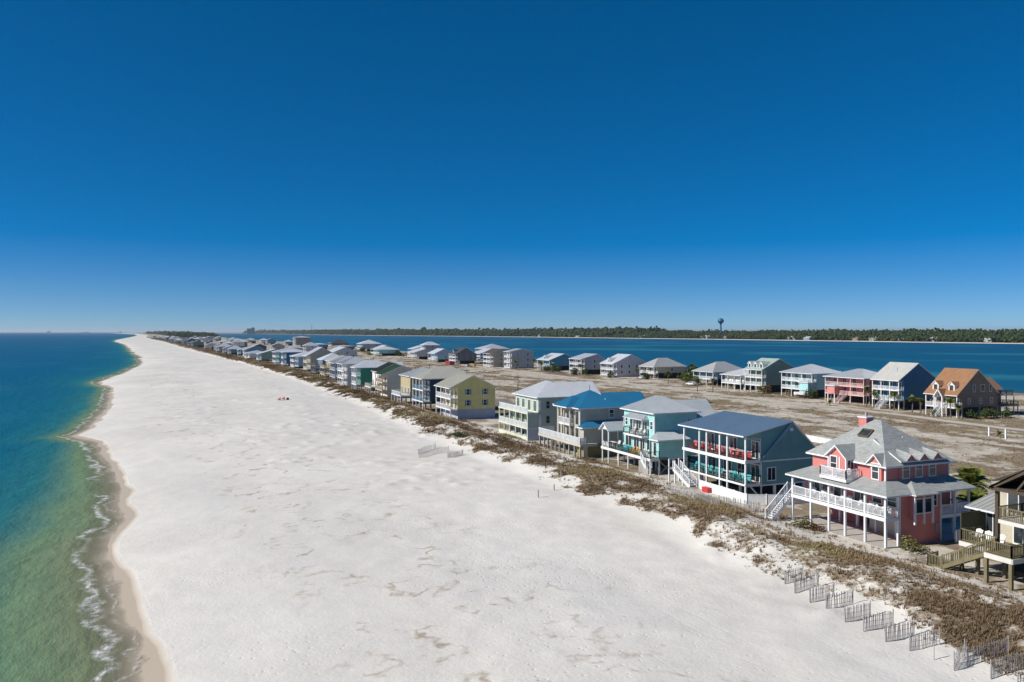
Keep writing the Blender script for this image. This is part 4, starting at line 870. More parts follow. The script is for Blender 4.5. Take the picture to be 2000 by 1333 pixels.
for i, yy in enumerate((.7, 1.8, 2.9, 4.1, 5.8, 6.8, 8.5, 10.2, 11.6)): chair('red', teal, .85+.15*(i % 2), yy, 4.92, rnd.uniform(-25, 25), 'red slatted chair on the upper deck of the dark teal house', 'red chairs on the teal house')
for i, yy in enumerate((.8, 1.9, 2.8, 3.9, 6.0, 7.0, 8.4, 9.8, 10.9, 12.0)): chair('turquoise', teal, .9+.2*(i % 2), yy, 2.06, rnd.uniform(-30, 30), 'turquoise slatted chair on the lower deck of the dark teal house', 'turquoise chairs on the teal house')
for i, yy in enumerate((7.4, 8.3, 9.2)): chair('turquoise', turq, .7, yy, 2.37, rnd.uniform(-30, 10), 'turquoise slatted chair on the deck of the turquoise house', 'turquoise chairs on the turquoise house')
chair('orange', turq, .7, 6.3, 2.37, -20, 'orange slatted chair on the deck of the turquoise house', None)
for yy in (4.9, 5.6): chair('yellow', turq, .8, yy, 2.37, -15, 'yellow slatted chair on the deck of the turquoise house', 'yellow chairs on the turquoise house')
for yy in (2.6, 3.7): chair('white', turq, .8, yy, 2.37, -15, 'white slatted chair on the deck of the turquoise house', 'white chairs on the turquoise house')
for i, yy in enumerate((.7, 1.5, 2.3, 3.2, 4.3, 5.6, 6.6, 8.2, 8.9, 10.6)): chair('white', pink, .8+.15*(i % 2), yy, 2.9, rnd.uniform(-20, 20), 'white slatted chair on the porch of the pink house', 'white chairs on the pink house porch')
for i, yy in enumerate((3.0, 4.0, 5.0)): chair('white', cream, 2.6, yy, 2.55, rnd.uniform(-20, 20), 'white slatted chair on the olive timber deck', 'white chairs on the timber deck')
for i, yy in enumerate((5.4, 6.6)): chair('white', pink, .5, yy, 5.73, 0, 'white slatted chair on the dormer balcony of the pink house', 'white chairs on the pink balcony')
for yy in (4.4, 5.6, 7.3): chair('white', turq, 1.4, yy, 5.11, 0, 'white slatted chair on the upstairs balcony of the turquoise house', 'white chairs on the turquoise balcony')
def table(h, x, y, z, label, mat):
    t = thing('patio_table', label, 'table', (h.e.location.x+x, h.e.location.y+y, h.z0+z))
    link('table_top', MB().box(-.45, .45, -.8, .8, .70, .75).mesh('table_top', mat), t)
    for a in (-.38, .38):
        for b in (-.7, .7): link('leg', MB().box(a-.03, a+.03, b-.03, b+.03, 0, .7).mesh('leg', mat), t)
table(turq, 1.3, 12.9, 2.37, 'white patio table under the little gabled porch roof', paint('white', (0,0,0))); table(teal, 1.4, 5.0, 2.06, 'white patio table among the turquoise chairs', paint('white', (0,0,0))); table(teal, 1.5, 3.4, 4.92, 'white patio table among the red chairs', paint('white', (0,0,0)))
for i, (dx, dy) in enumerate(((.4, 12.4), (.4, 13.4), (2.1, 12.9))): chair('white', turq, dx, dy, 2.37, 0 if dx > 1 else 180, 'white slatted chair beside the patio table of the turquoise house', 'white chairs at the patio table')
ds = thing('dock_box', 'red storage box on the sand under the dark teal house', 'box', (62.2, 84.2, H(62.2, 84.2)))
link('body', MB().box(-.35, .35, -.6, .6, 0, .55).mesh('body', paint('red', (0,0,0))), ds); link('lid', MB().box(-.38, .38, -.63, .63, .55, .63).mesh('lid', paint('red', (0,0,0))), ds)

# ------------------------------------------------------------------ sand fences
LATH = surf('weathered_lath', (.36, .34, .335), .85, 'plain', 0, .2); WIRE = surf('fence_wire', (.16, .15, .15), .6)
slat_me = [MB().box(-.021, .021, -.007, .007, -.25, hh).mesh('slat', LATH) for hh in (1.06, 1.12, 1.17)]
fr = random.Random(3)
def sand_fence(a, b, label, group, hmax=1.0, n=None, lean=.0):
    ax, ay = a; bx, by = b; L = math.hypot(bx-ax, by-ay); n = n or max(6, int(L/.105))
    ang = math.atan2(by-ay, bx-ax)
    t = thing('sand_fence', label, 'sand fence', (ax, ay, H(ax, ay)), 0, group); z0 = H(ax, ay)
    wb = MB(); pts = []
    for i in range(n+1):
        u = i/n; bow = .10*math.sin(math.pi*u)*L*.3
        x = ax+(bx-ax)*u-math.sin(ang)*bow; y_ = ay+(by-ay)*u+math.cos(ang)*bow; z = H(x, y_)
        pts.append((x-ax, y_-ay, z-z0))
        if fr.random() < .05 and 0 < i < n: continue
        s_ = link('slat', fr.choice(slat_me), t, (x-ax, y_-ay, z-z0-(1.0-hmax)), (fr.uniform(-.05, .05)+lean, fr.uniform(-.07, .07), ang)); 
    for hz in (.25, .6, .92):
        for p, q in zip(pts[:-1], pts[1:]): wb.bar((p[0], p[1], p[2]+hz-(1-hmax)), (q[0], q[1], q[2]+hz-(1-hmax)), .014)
    link('wire', wb.mesh('wire', WIRE), t)
    for p in (pts[0], pts[-1]): link('post', MB().cyl((p[0], p[1], p[2]-.4), (p[0], p[1], p[2]+1.22-(1-hmax)), .045, .04, 6).mesh('post', LATH), t)
    return t
FE = [((47.07,53.01),(48.78,52.76)),((46.12,50.8),(48.52,50.71)),((45.77,48.75),(48.06,48.58)),((45.45,46.71),(47.98,46.54)),((45.06,44.44),(47.42,44.34)),((44.81,42.5),(47.42,42.3)),((44.77,40.56),(47.24,40.38)),((45.04,38.84),(47.32,38.43)),((46.08,35.45),(49.16,34.9)),((45.8,33.63),(48.88,33.17)),((45.6,31.8),(48.7,31.4)),((45.3,30.0),(48.4,29.6))]
ORD = ['first', 'second', 'third', 'fourth', 'fifth', 'sixth', 'seventh', 'eighth']
for i, (a, b) in enumerate(FE): sand_fence(a, b, 'lath sand fence, %s from the thin stake toward the dark teal house' % ORD[7-i] if i < 8 else 'lath sand fence, %s from the leaning panel away from the stake' % ORD[i-8], 'sand fences in a row on the beach')
sand_fence((44.98,35.48), (47.0,36.3), 'sand fence panel seen nearly end on, leaning over', None, lean=.12)
for a, b in (((37.6,130.5),(44.6,136.2)),((38.4,134.0),(43.6,140.8)),((42.0,128.6),(45.4,130.6))): sand_fence(a, b, 'low sand fence half buried in a drift by the dune edge', 'half buried sand fences', hmax=.75, n=40)
def stake(x, y, hh, r, label, lean=0):
    t = thing('wooden_stake', label, 'stake', (x, y, H(x, y)))
    link('shaft', MB().cyl((0, 0, -.4), (lean, 0, hh), r, r*.9, 6).mesh('shaft', LATH), t); link('tip', MB().cyl((lean, 0, hh), (lean, 0, hh+.05), r*.9, r*.3, 6).mesh('tip', LATH), t)
stake(45.2, 37.1, 1.0, .03, 'single thin stake standing beside the row of sand fences'); stake(42.5, 92.9, .95, .09, 'thick dark post in open sand'); stake(46.4, 96.3, .8, .09, 'shorter dark post in the sand near the dune'); stake(49.1, 100.2, 1.7, .05, 'tall leaning stake at the foot of the dune', .25)
# board fence below the dark teal house
def board_fence(name, pts, hh, mat, label, cat='fence', pw=2.2):
    t = thing(name, label, cat, (*pts[0], H(*pts[0])))
    z0 = H(*pts[0])
    for a, b in zip(pts[:-1], pts[1:]):
        L = math.hypot(b[0]-a[0], b[1]-a[1]); n = max(1, round(L/pw))
        for i in range(n):
            p = Vector((a[0]+(b[0]-a[0])*i/n-pts[0][0], a[1]+(b[1]-a[1])*i/n-pts[0][1], 0)); q = Vector((a[0]+(b[0]-a[0])*(i+1)/n-pts[0][0], a[1]+(b[1]-a[1])*(i+1)/n-pts[0][1], 0))
            z1 = H(p.x+pts[0][0], p.y+pts[0][1])-z0; z2 = H(q.x+pts[0][0], q.y+pts[0][1])-z0
            mb = MB(); k = max(3, int((q-p).length/.16))
            for j in range(k):
                u0, u1_ = (j+.04)/k, (j+.96)/k; zz = z1+(z2-z1)*(j+.5)/k
                mb.bar(p+(q-p)*u0+Vector((0,0,zz+hh/2-.1)), p+(q-p)*u1_+Vector((0,0,zz+hh/2-.1)), .03, hh+.1)
            mb.bar(p+Vector((0,0,z1+hh)), q+Vector((0,0,z2+hh)), .06, .08)
            link('panel', mb.mesh('panel', mat), t); link('post', MB().box(p.x-.06, p.x+.06, p.y-.06, p.y+.06, z1-.3, z1+hh+.12).mesh('post', mat), t)
board_fence('board_fence', [(62.55, 86.2), (62.3, 76.6), (66.5, 74.6), (70, 74.4)], 1.15, WHITE, 'white board fence round the base of the dark teal house')
board_fence('vinyl_fence', [(110, 121), (110, 106)], 1.1, WHITE, 'white rail fence in the scrub behind the pink house', pw=3)
for i, (x, y_) in enumerate(((149.6, 110.2), (149.7, 106.8))):
    t = thing('marker_post', 'white marker post standing in the inland scrub', 'post', (x, y_, H(x, y_)), 0, 'white marker posts'); link('shaft', MB().box(-.13, .13, -.13, .13, -.3, 1.9).mesh('shaft', WHITE), t); link('cap', MB().box(-.17, .17, -.17, .17, 1.9, 1.98).mesh('cap', WHITE), t)
sand_fence((56.7, 74.4), (60.9, 72.6), 'low lath fence between the grassy dune and the dark teal house', None)
sand_fence((56.9, 84.5), (57.0, 75.0), 'long lath fence along the sand path below the dark teal house', None, hmax=.85)

# ------------------------------------------------------------------ plants
def leafmat(name, c1, c2, c3):
    m, t, p = newmat(name); at = nd(t, 'ShaderNodeAttribute', attribute_name='tint')
    r = ramp(t, at.outputs['Fac'], [(0., c1), (.5, c2), (1., c3)]); t.links.new(r.outputs[0], p.inputs['Base Color']); p.inputs['Roughness'].default_value = .8
    p.inputs['Specular IOR Level'].default_value = .15
    return m
def tris(name, V, F, tint, mat, parent=None, kind=None, label=None):
    me = bpy.data.meshes.new(name); me.vertices.add(len(V)); me.vertices.foreach_set('co', np.asarray(V, np.float32).ravel())
    F = np.asarray(F, np.int32); me.loops.add(F.size); me.loops.foreach_set('vertex_index', F.ravel()); me.polygons.add(len(F)); me.polygons.foreach_set('loop_start', np.arange(0, F.size, F.shape[1], dtype=np.int32))
    at = me.attributes.new('tint', 'FLOAT', 'POINT'); at.data.foreach_set('value', np.asarray(tint, np.float32)); me.materials.append(mat); me.update(calc_edges=True)
    if mat is None: pass
    return me
npr = np.random.default_rng(8)
GRASSM = leafmat('dune_grass_blades', (.16, .11, .065), (.28, .20, .115), (.25, .225, .10))
def tufts(name, x, y, hgt_, wid, tint, nb, label, cat):
    n = len(x); z = hgt(x, y)-.03
    ang = npr.uniform(0, 6.283, (n, nb)); r0 = npr.uniform(0, .35, (n, nb))*wid[:,None]; r1 = r0+npr.uniform(.15, .6, (n, nb))*wid[:,None]
    hh = hgt_[:,None]*npr.uniform(.55, 1.1, (n, nb)); bw = (.02+.06*wid)[:,None]*npr.uniform(.6, 1.3, (n, nb))
    cx, cy = np.cos(ang), np.sin(ang); bx = x[:,None]+cx*r0; by = y[:,None]+cy*r0
    # the wind off the sea leans the tips inland
    tx = x[:,None]+cx*r1+.18*hh; ty = y[:,None]+cy*r1
    V = np.empty((n, nb, 3, 3)); Z_ = np.repeat(z[:,None], nb, 1)
    V[:,:,0] = np.stack([bx-cy*bw, by+cx*bw, Z_], -1); V[:,:,1] = np.stack([bx+cy*bw, by-cx*bw, Z_], -1); V[:,:,2] = np.stack([tx, ty, Z_+hh], -1)
    F = np.arange(n*nb*3).reshape(-1, 3); T = np.repeat(np.clip(tint[:,None]+npr.uniform(-.15, .15, (n, nb)), 0, 1)[:,:,None], 3, 2)
    o = link(name, tris(name, V.reshape(-1, 3), F, T.ravel(), GRASSM), kind='stuff'); tag(o, label, cat); return o
def sample(n, x0, x1, y0, y1, power=1.0, ypow=1.0):
    yy = y0+(y1-y0)*npr.uniform(0, 1, n)**ypow; xx = npr.uniform(x0, x1, n)+(xv_(yy)-51); return xx, yy
x, y = sample(170000, 47, 62, 25, 420, ypow=1.9); keep = npr.uniform(0, 1, len(x)) < veg(x, y)**1.8*.8; x, y = x[keep], y[keep]
clear = ~((x > 61.2) & (x < 73) & ((y > 42) & (y < 69) | (y > 77) & (y < 91) | (y > 97) & (y < 112) | (y > 114) & (y < 131) | (y > 137) & (y < 152) | (y > 176)))
x, y = x[clear], y[clear]
big = fbm(x/6, y/8, 201, 3); sc = np.clip(y/110, .75, 2.2)
tufts('dune_grass', x, y, (.10+.36*npr.uniform(0, 1, len(x))**3)*np.clip(sc, 1, 1.25), (.30+.35*npr.uniform(0, 1, len(x)))*sc, np.clip(sm(.42, .72, big)*.8+npr.normal(0, .13, len(x)), 0, 1), 7, 'brown and olive dune grass covering the low foredune', 'dune grass')
x, y = sample(60000, 47, 62, 420, 3000, ypow=1.6); keep = npr.uniform(0, 1, len(x)) < veg(x, y)**1.3; x, y = x[keep], y[keep]
x = x+npr.uniform(0, 1, len(x))*np.clip((y-700)/20, 0, 60)
tufts('dune_grass', x, y, .6+.4*npr.uniform(0, 1, len(x)), .9+y/900, sm(.35, .68, fbm(x/20, y/40, 201, 3))*.6, 4, 'brown dune grass along the distant foredune', 'dune grass')
x, y = sample(150000, 62, 235, 35, 700, ypow=1.4); keep = npr.uniform(0, 1, len(x)) < veg(x, y)**1.4*.95; keep &= ~((x > 84) & (x < 90.6)) & ~((x > 60.5) & (x < 76)) & (x < xl_(y)-8) & ~((x > 163.5) & (x < 171)); x, y = x[keep], y[keep]
tufts('scrub_grass', x, y, .16+.3*npr.uniform(0, 1, len(x))**2, .35+.35*npr.uniform(0, 1, len(x))+y/900, sm(.3, .7, fbm(x/14, y/20, 207, 3))*.85, 5, 'low dry scrub and grass over the inland sand', 'scrub')

# shrubs: leaf sized faces through the volume of the crown
SHM = [leafmat('shrub_leaves', (.022, .036, .014), (.045, .07, .022), (.085, .11, .035)), leafmat('olive_leaves', (.06, .06, .02), (.12, .115, .035), (.19, .17, .06)), leafmat('russet_leaves', (.06, .03, .015), (.12, .065, .03), (.17, .11, .05))]
BARK = surf('bark', (.14, .11, .085), .9)
def shrub_mesh(seed, mat, n=420):
    g = np.random.default_rng(seed); k = g.integers(4, 7); cen = np.stack([g.uniform(-.5, .5, k), g.uniform(-.5, .5, k), g.uniform(.35, .75, k)], -1); rad = g.uniform(.28, .5, k)
    w_ = g.integers(0, k, n); d = g.normal(size=(n, 3)); d /= np.linalg.norm(d, axis=1)[:,None]; rr = g.uniform(.55, 1.0, n)[:,None]**.5
    c = cen[w_]+d*rad[w_][:,None]*rr; c[:,2] = np.maximum(c[:,2], .04)
    a = g.normal(size=(n, 3)); a /= np.linalg.norm(a, axis=1)[:,None]; b = np.cross(a, d); b /= np.linalg.norm(b, axis=1)[:,None]+1e-6; s_ = g.uniform(.05, .11, n)[:,None]
    V = np.stack([c-a*s_, c+b*s_*.6, c+a*s_, c-b*s_*.6], 1).reshape(-1, 3); T = np.repeat(np.clip(g.uniform(0, .55, n)+.45*(w_ % 3)/2, 0, 1), 4)
    return tris('foliage', V, np.arange(n*4).reshape(-1, 4), T, mat)
SHP = [[shrub_mesh(40+10*j+i, SHM[j]) for i in range(3)] for j in range(3)]
stem_me = MB().cyl((0, 0, -.2), (.05, .02, .6), .05, .02, 5).cyl((0, 0, -.1), (-.2, .15, .55), .04, .02, 5).cyl((0, 0, -.1), (.15, -.2, .5), .04, .02, 5).mesh('stem', BARK)
sr = random.Random(21)
def shrub(x, y, w_, hh, kind, label, group=None):
    t = thing('shrub', label, 'shrub', (x, y, H(x, y)-.02), sr.uniform(0, 6.28), group)
    f = link('foliage', sr.choice(SHP[kind]), t); f.scale = (w_, w_, hh); s_ = link('stem', stem_me, t); s_.scale = (w_, w_, hh)
for (x, y, w_, hh, k) in [(187.5,207.4,3.4,2.6,1),(183.1,194.3,4.2,2.8,0),(184.5,217.5,3,3.2,2),(193.9,276.6,5,4.2,0),(192.3,270.1,5,3.6,0),(205,284,6,4.5,0),(183,320,4,3.4,0),(181.7,342,4,3.2,0),(205.5,442,6,4,0),(181,386,6,3.6,0),(181.5,378.8,6,3.4,0),(182,372,5,3.6,0),(181.6,354,5,3,0),(190.8,302,3.6,4,0),(189,263.5,4.2,3.6,0),(177.8,134.6,3.2,2.2,0),(180.6,134.0,3.4,2.4,0),(183.5,133.8,3.4,2.2,0),(186.4,133.6,3.6,2.6,0),(204.3,294,5,4.4,0),(196,250,4,3,0),(173.4,142.6,2.4,1.6,1),(180,683,9,5,0),(174.2,726,9,5,0),(178.4,842,10,5,0),(160,716,8,4,1),(225,300,9,5.5,0),(232,330,9,5,0),(228,365,8,5,0),(222,410,10,5,0),(228,455,9,5.5,0),(215,262,7,5,0),(226,245,8,5,0),(205,238,6,4,0)]:
    shrub(x, y, w_*.75, hh, k, ('low ' if hh < 3 else 'tall ' if hh > 4.3 else '')+('dark green', 'olive', 'russet')[k]+' shrub by the '+near(x, y), ('dark green', 'olive', 'russet')[k]+' shrubs on the lagoon side')
for (x, y, w_, hh, k, lb) in [(60.0,65.3,1.5,.9,1,'olive bush at the foot of the pink house stairs'),(60.5,63.6,1.4,.7,2,'russet bush between the pink house posts'),(63.4,54.3,1.9,1.15,1,'rounded olive bush at the corner of the pink house'),(50.2,146,2.2,1.0,0,'green bush at the dune edge below the pale green house'),(84.8,64.6,2.2,1.6,0,'dark green bush between the two fan palms')]: shrub(x, y, w_, hh, k, lb)

FROND = leafmat('palm_leaves', (.05, .07, .012), (.13, .155, .03), (.24, .25, .06))
def frond_mesh(seed, L=1.5):
    g = random.Random(seed); V = []; F = []; T = []
    N = 12; pts = []
    for i in range(N+1):
        u = i/N; pts.append(Vector((L*u*(1-.12*u), 0, L*(.55*u-.85*u*u))))
    for i in range(1, N+1):
        u = i/N; l = L*.34*math.sin(math.pi*min(1, .18+u*.8))
        for s_ in (-1, 1):
            p = pts[i]; q = p+Vector((l*.55, s_*l, -.25*l+g.uniform(-.04, .04))); w_ = Vector((L*.045, 0, 0)); k = len(V)
            V += [tuple(p-w_*1.5), tuple(p+w_*1.5), tuple(q)]; F.append((k, k+1, k+2)); T += [g.uniform(.2, .5)+.3*u]*3
    for i in range(N):
        k = len(V); a, b = pts[i], pts[i+1]; V += [tuple(a+Vector((0, .02*L, 0))), tuple(a-Vector((0, .02*L, 0))), tuple(b)]; F.append((k, k+1, k+2)); T += [.8]*3
    return tris('frond', V, F, T, FROND)
FRM = [frond_mesh(i) for i in range(3)]
TRK = [MB() for _ in range(3)]
for i, hh in enumerate((1.0, 1.0, 1.0)):
    for k in range(6): TRK[i].cyl((.03*math.sin(k*.5+i), .02*k*(i-1), k/6*1.0), (.03*math.sin((k+1)*.5+i), .02*(k+1)*(i-1), (k+1)/6*1.0), .16-.012*k+(.02 if k % 2 else 0), .15-.012*k, 8)
TRK = [q.mesh('trunk', BARK) for q in TRK]
def palm(x, y, hh, R_, label, group=None, n=18):
    t = thing('palm_tree', label, 'palm tree', (x, y, H(x, y)-.05), sr.uniform(0, 6.28), group)
    i = sr.randrange(3); tr = link('trunk', TRK[i], t); tr.scale = (1, 1, hh)
    for k in range(n):
        f = link('frond', sr.choice(FRM), t, (0, .12*(i-1), hh-.05), (0, -R(sr.uniform(-25, 75)), k*2.399)); s_ = R_/1.4*sr.uniform(.8, 1.1); f.scale = (s_, s_, s_)
palm(83.0, 63.4, 3.3, 2.5, 'tall bushy fan palm behind the pink house', n=26); palm(81.2, 61.6, 1.7, 2.2, 'short bushy fan palm nearest the cream house', n=26)
for (x, y, hh, r_) in [(179.4,169.2,4.6,1.9),(177.9,164.9,3.4,1.7),(177.2,157.6,4.0,1.7),(176.8,151.6,3.6,1.6),(177.5,149.6,2.8,1.6),(173.3,137.6,3.8,1.8),(174.4,136.3,2.6,1.5),(172.3,175.6,.9,1.3),(174.9,207.9,2.2,1.8),(167.7,232.5,3.6,2.0),(171.2,228.5,4.2,1.5),(182.2,272.3,4.0,2.0),(187,266,3.4,2.0),(181,346,4.0,1.9),(190.5,309.4,3.8,1.7),(183,406,4.6,2.0),(176,414.5,4.4,2.0),(173.5,408.8,4.0,1.9),(178,385,4,2),(180,376,3.6,2),(150.5,108.5,.8,1.1)]:
    palm(x, y, hh, r_, ('tall' if hh > 3.9 else 'short' if hh < 3 else 'slender')+' sabal palm by the '+near(x, y) if hh > 1.5 else 'low trunkless palm in the inland scrub', 'palms along the lagoon row' if hh > 1.5 else 'low palms in the scrub', n=14)

# far pine woods: crowns of many small lumps, one mass to the eye
WOODM = leafmat('pine_woods', (.014, .026, .012), (.032, .05, .018), (.06, .075, .028))
ico_v, ico_f = [], []
bm_t = (1+5**.5)/2
iv = np.array([(-1,bm_t,0),(1,bm_t,0),(-1,-bm_t,0),(1,-bm_t,0),(0,-1,bm_t),(0,1,bm_t),(0,-1,-bm_t),(0,1,-bm_t),(bm_t,0,-1),(bm_t,0,1),(-bm_t,0,-1),(-bm_t,0,1)], float); iv /= np.linalg.norm(iv[0])
if_ = np.array([(0,11,5),(0,5,1),(0,1,7),(0,7,10),(0,10,11),(1,5,9),(5,11,4),(11,10,2),(10,7,6),(7,1,8),(3,9,4),(3,4,2),(3,2,6),(3,6,8),(3,8,9),(4,9,5),(2,4,11),(6,2,10),(8,6,7),(9,8,1)])
def woods(name, x, y, zb, r, tall, label):
    n = len(x); k = 5                     # five lumps per crown
    off = npr.normal(size=(n, k, 3))*np.array([.55, .55, .45]); rr = r[:,None]*npr.uniform(.35, .7, (n, k))
    cz = (zb+tall)[:,None]-r[:,None]*.5+off[:,:,2]*r[:,None]
    low = npr.uniform(0, 1, (n, k)) < .25; cz = np.where(low, zb[:,None]+tall[:,None]*npr.uniform(.15, .6, (n, k)), cz)
    C = np.stack([x[:,None]+off[:,:,0]*r[:,None], y[:,None]+off[:,:,1]*r[:,None], cz], -1).reshape(-1, 1, 3)
    jit = npr.uniform(.65, 1.3, (n*k, 12, 1)); V = C+iv[None]*jit*rr.reshape(-1, 1, 1)*np.array([1, 1, .85])
    F = (if_[None]+12*np.arange(n*k)[:,None,None]).reshape(-1, 3); T = np.repeat(np.clip(npr.uniform(0, 1, n)[:,None]*.7+npr.uniform(0, .3, (n, k)), 0, 1).reshape(-1), 12)
    o = link(name, tris(name, V.reshape(-1, 3), F, T, WOODM), kind='stuff'); tag(o, label, 'woods'); return o
n = 6500; y = 700+2100*npr.uniform(0, 1, n)**1.1; dep = npr.uniform(0, 1, n)**1.3*190; x = xf_(y)+22+dep
woods('pine_woods', x, y, np.full(n, 2.0), npr.uniform(3.5, 6.5, n), np.clip(8+dep*.10, 7, 24)*npr.uniform(.86, 1.05, n)*(0.9+.25*fbm(y/90, y*0, 71, 2)), 'dark pine woods along the far shore of the lagoon')
n = 5200; y = 2700+9500*npr.uniform(0, 1, n)**1.5; dep = npr.uniform(0, 1, n)**1.2*300; x = xf_(y)+24+dep
woods('pine_woods', x, y, np.full(n, 3.0), npr.uniform(6, 12, n)*(1+(y-2700)/8000), np.clip(14+dep*.1, 12, 32)*npr.uniform(.8, 1.08, n), 'distant pine woods closing the lagoon')
n = 2600; y = 3300+7000*npr.uniform(0, 1, n)**1.2; u = npr.uniform(.25, .95, n); x = xv_(y)+25+u*(xl_(y)-xv_(y)-35)
woods('pine_woods', x, y, np.full(n, 2.0), npr.uniform(4, 7, n)*(1+(y-3300)/7000), npr.uniform(6, 15, n)*(1+(y-3300)/9000), 'pine woods at the far tip of the spit')

# ------------------------------------------------------------------ poles, vehicles and other small things
POLEM = surf('creosote_pole', (.09, .07, .055), .9)
pp = None
for i, yy in enumerate((111, 152, 192, 232, 272, 315, 360, 405, 450, 500, 555, 610)):
    if pp is None:
        pp = thing('utility_pole', '', 'utility pole', (82, yy, H(82, yy)))
        link('shaft', MB().cyl((0, 0, -.5), (0, 0, 9.2), .15, .10, 8).mesh('shaft', POLEM), pp); link('crossarm', MB().box(-1.1, 1.1, -.06, .06, 8.5, 8.64).mesh('crossarm', POLEM), pp)
        im = MB().cyl((0, 0, 0), (0, 0, .16), .05, .05, 6).mesh('insulator', GREYW)
        for xx in (-1, -.4, .5, 1): link('insulator', im, pp, (xx, 0, 8.64))
        link('transformer', MB().cyl((0, -.3, 7.2), (0, -.3, 8.0), .2, .2, 8).mesh('transformer', GREYW), pp); o = pp
    else: o = copy_tree(pp)
    o.location = (82, yy, H(82, yy)); tag(o, 'wooden utility pole behind the '+near(62, yy), 'utility pole', 'utility poles along the road')
def car(x, y, rz, col, label, truck=False):
    t = thing('parked_car', label, 'car', (x, y, H(x, y)), R(rz)); m = surf('car_paint_'+col[0], col[1], .3, 'plain', .2, .03)
    b = MB(); prof = [(-2.2,.4),(2.2,.4),(2.25,.75),(2.1,.95),(1.0,1.02),(-2.1,1.02),(-2.25,.7)]
    def ext(p, w_):
        mb = MB(); L_ = [(a, -w_, c) for a, c in p]; R__ = [(a, w_, c) for a, c in p]; mb.face(L_); mb.face(R__[::-1])
        for i in range(len(p)): j = (i+1) % len(p); mb.face([L_[i], R__[i], R__[j], L_[j]])
        return mb
    link('body', ext(prof, .9).mesh('body', m), t)
    cb = [(-.2,1.02),(1.0,1.02),(.5,1.62),(-.1,1.64)] if truck else [(-1.9,1.02),(1.1,1.02),(.45,1.55),(-1.4,1.58)]
    link('cabin', ext(cb, .8).mesh('cabin', m), t); link('window', ext([(a*.9+.02, 1.08+(c-1.02)*.8) for a, c in cb], .82).mesh('window', glass()), t)
    for a in (-1.4, 1.4):
        for s_ in (-1, 1):
            w_ = link('wheel', MB().cyl((a, s_*.92-.1, .34), (a, s_*.92+.1, .34), .34, .34, 12).mesh('wheel', BLACK), t); link('rim', MB().cyl((a, s_*.92-.12, .34), (a, s_*.92+.12, .34), .19, .19, 8).mesh('rim', GREYW), w_)
    for s_ in (-.6, .6): link('headlight', MB().box(2.2, 2.27, s_-.2, s_+.2, .65, .8).mesh('headlight', WHITE), t)
car(161, 452, 10, ('silver', (.45,.46,.48)), 'silver car parked near the stack of yellow lumber'); car(191.5, 307, 75, ('white', (.75,.75,.75)), 'white pickup truck parked before the tan stilt house', True); car(186, 262, 95, ('white', (.75,.75,.75)), 'white car under the trees by the grey pyramid roof'); car(178, 347, 80, ('black', (.02,.02,.025)), 'black car parked at the narrow grey house')
t = thing('boat', 'white hulled boat on a trailer by the aqua house', 'boat', (183.6, 198.5, H(183.6, 198.5)), R(100)); hb = MB()
ring = [[(xx, yy*ww, zz) for yy, zz in ((-1, 1.7), (-.85, 1.0), (0, .6), (.85, 1.0), (1, 1.7))] for xx, ww in ((-3, 1.1), (-1, 1.2), (1, 1.1), (2.4, .7), (3.4, .08))]
for a, b in zip(ring[:-1], ring[1:]):
    for i in range(4): hb.face([a[i], b[i], b[i+1], a[i+1]])
    hb.face([a[4], b[4], b[0], a[0]])
hb.face(ring[0]); link('hull', hb.mesh('hull', WHITE), t); link('cover', MB().box(-2.5, .8, -.8, .8, 1.7, 2.15).mesh('cover', LGREY), t); link('trailer', MB().box(-2, 3.6, -.08, .08, .35, .5).box(-2, 2, -.9, .9, .4, .48).mesh('trailer', BLACK), t)
for s_ in (-.9, .9): link('wheel', MB().cyl((-1, s_-.1, .32), (-1, s_+.1, .32), .32, .32, 10).mesh('wheel', BLACK), t)
t = thing('container', 'red steel skip beside the dark grey gabled house', 'container', (160, 486, H(160, 486)), R(5)); cb = MB().box(-1.5, 1.5, -4, 4, .1, 2.4)
link('body', cb.mesh('body', paint('brick_red', (.35, .06, .04))), t); rb = MB()
for k in range(17): rb.box(-1.56, 1.56, -3.95+k*.49, -3.85+k*.49, .2, 2.3)
link('ribs', rb.mesh('ribs', paint('brick_red', (0,0,0))), t)
t = thing('lumber_stack', 'stack of yellow lumber before the dark brown roofed tan house', 'lumber', (165.5, 458, H(165.5, 458)), R(20))
lm = MB().box(-.6, .6, -2.4, 2.4, 0, .22).mesh('plank', wood('fresh_pine', (.50, .34, .12)))
for k in range(7): link('plank', lm, t, (.3*math.sin(k*2.1), .2*math.cos(k*1.7), k*.24), (0, 0, .1*math.sin(k*3)))
for i, (x, y_, rz) in enumerate(((28.8, 256.7, 30), (30.2, 257.6, 60))):
    c = copy_tree(CH['red']); c.location = (x, y_, H(x, y_)); c.rotation_euler = (0, 0, R(rz)); c.scale = (1.0, 1.0, 1.0); tag(c, 'red beach chair alone on the open sand', 'chair', 'red chairs on the sand')
t = thing('beach_bag', 'dark bag beside the red chairs on the sand', 'bag', (31.6, 258.4, H(31.6, 258.4))); link('body', MB().box(-.35, .35, -.5, .5, 0, .6).mesh('body', DARKIN), t); link('handle', MB().bar((0, -.3, .6), (0, 0, .9), .05).bar((0, 0, .9), (0, .3, .6), .05).mesh('handle', DARKIN), t)
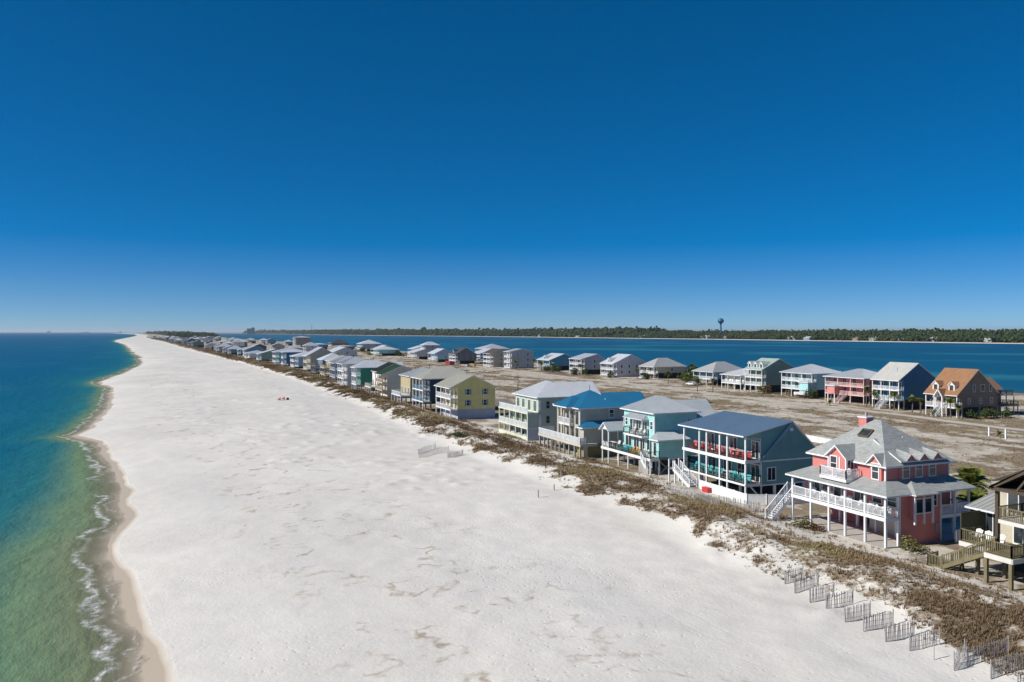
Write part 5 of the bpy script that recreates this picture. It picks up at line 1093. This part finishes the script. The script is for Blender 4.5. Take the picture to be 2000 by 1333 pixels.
# water tower
TB = surf('tower_blue', (.02, .09, .26), .4); t = thing('water_tower', 'blue ball shaped water tower rising above the pines', 'water tower', (1660, 2172, 4)); t.scale = (1.12, 1.12, 1.12)
mb = MB(); N, M_ = 20, 12
for i in range(M_):
    for j in range(N):
        def sp(a, b): th = math.pi*a/M_; ph = 2*math.pi*b/N; return (9*math.sin(th)*math.cos(ph), 9*math.sin(th)*math.sin(ph), 50+8*math.cos(th))
        mb.face([sp(i+1, j), sp(i+1, j+1), sp(i, j+1), sp(i, j)])
link('tank', mb.mesh('tank', TB, True), t); link('stem', MB().cyl((0, 0, 0), (0, 0, 43), 3.2, 2.0, 14).cyl((0, 0, 38), (0, 0, 44), 2, 4.6, 14).mesh('stem', TB), t); link('base', MB().cyl((0, 0, 0), (0, 0, 5), 6, 3.2, 14).mesh('base', TB), t)
# towers of the far resort, mast, rigs on the horizon
CON = surf('resort_concrete', (.30, .31, .33), .7); t = thing('condominium_tower', 'distant resort tower block standing over the trees', 'building', (751, 9442, 0))
link('tower_slab', MB().box(-45, 5, -15, 15, 0, 62).box(5, 40, -15, 15, 0, 72).mesh('tower_slab', CON), t); wb = MB()
for k in range(1, 18): wb.box(-44, 39, -15.6, -15, k*3.6, k*3.6+1.8)
link('window_bands', wb.mesh('window_bands', glass()), t); link('roof_house', MB().box(10, 25, -8, 8, 72, 78).mesh('roof_house', CON), t)
t = thing('radio_mast', 'thin lattice radio mast far beyond the lagoon', 'mast', (1386, 9176, 0)); mb = MB()
for a, b in ((-3, -3), (3, -3), (0, 3)): mb.bar((a, b, 0), (a*.3, b*.3, 110), 1.6)
link('legs', mb.mesh('legs', BLACK), t); link('bracing', MB().bar((-2, -2, 30), (1.5, -1.5, 50), 1).bar((1.5, -1.5, 50), (-1, -1, 75), 1).mesh('bracing', BLACK), t)
for (x, y_, w_, hh, lb) in ((-2111, 16059, 55, 44, 'drilling platform standing alone on the sea horizon'), (-1730, 18067, 150, 30, 'long linked gas platform on the sea horizon'), (-1017, 16685, 40, 34, 'small platform on the horizon near the spit')):
    t = thing('offshore_platform', lb, 'platform', (x, y_, 0)); link('deck', MB().box(-w_/2, w_/2, -15, 15, hh*.45, hh*.75).mesh('deck', CON), t)
    for a in (-.42, -.14, .14, .42): link('leg', MB().cyl((w_*a, 0, -5), (w_*a, 0, hh*.45), 2.5, 2.5, 6).mesh('leg', CON), t)
    link('derrick', MB().cyl((w_*.15, 0, hh*.75), (w_*.15, 0, hh*1.35), 5, 1.5, 4).mesh('derrick', CON), t)

# ------------------------------------------------------------------ sea air
HAZE = 2.8e-5
if HAZE:
    hm = bpy.data.materials.new('sea_air'); hm.use_nodes = True; ht = hm.node_tree; ht.nodes.clear()
    pv = ht.nodes.new('ShaderNodeVolumePrincipled'); pv.inputs['Color'].default_value = (.80, .90, 1.0, 1); pv.inputs['Density'].default_value = HAZE; pv.inputs['Anisotropy'].default_value = .2
    ou = ht.nodes.new('ShaderNodeOutputMaterial'); ht.links.new(pv.outputs[0], ou.inputs['Volume'])
    hz = link('haze', MB().box(-120000, 120000, -20000, 120000, -6, 140).mesh('haze', hm), None, kind='stuff'); tag(hz, 'thin sea haze softening the far shore', 'haze')
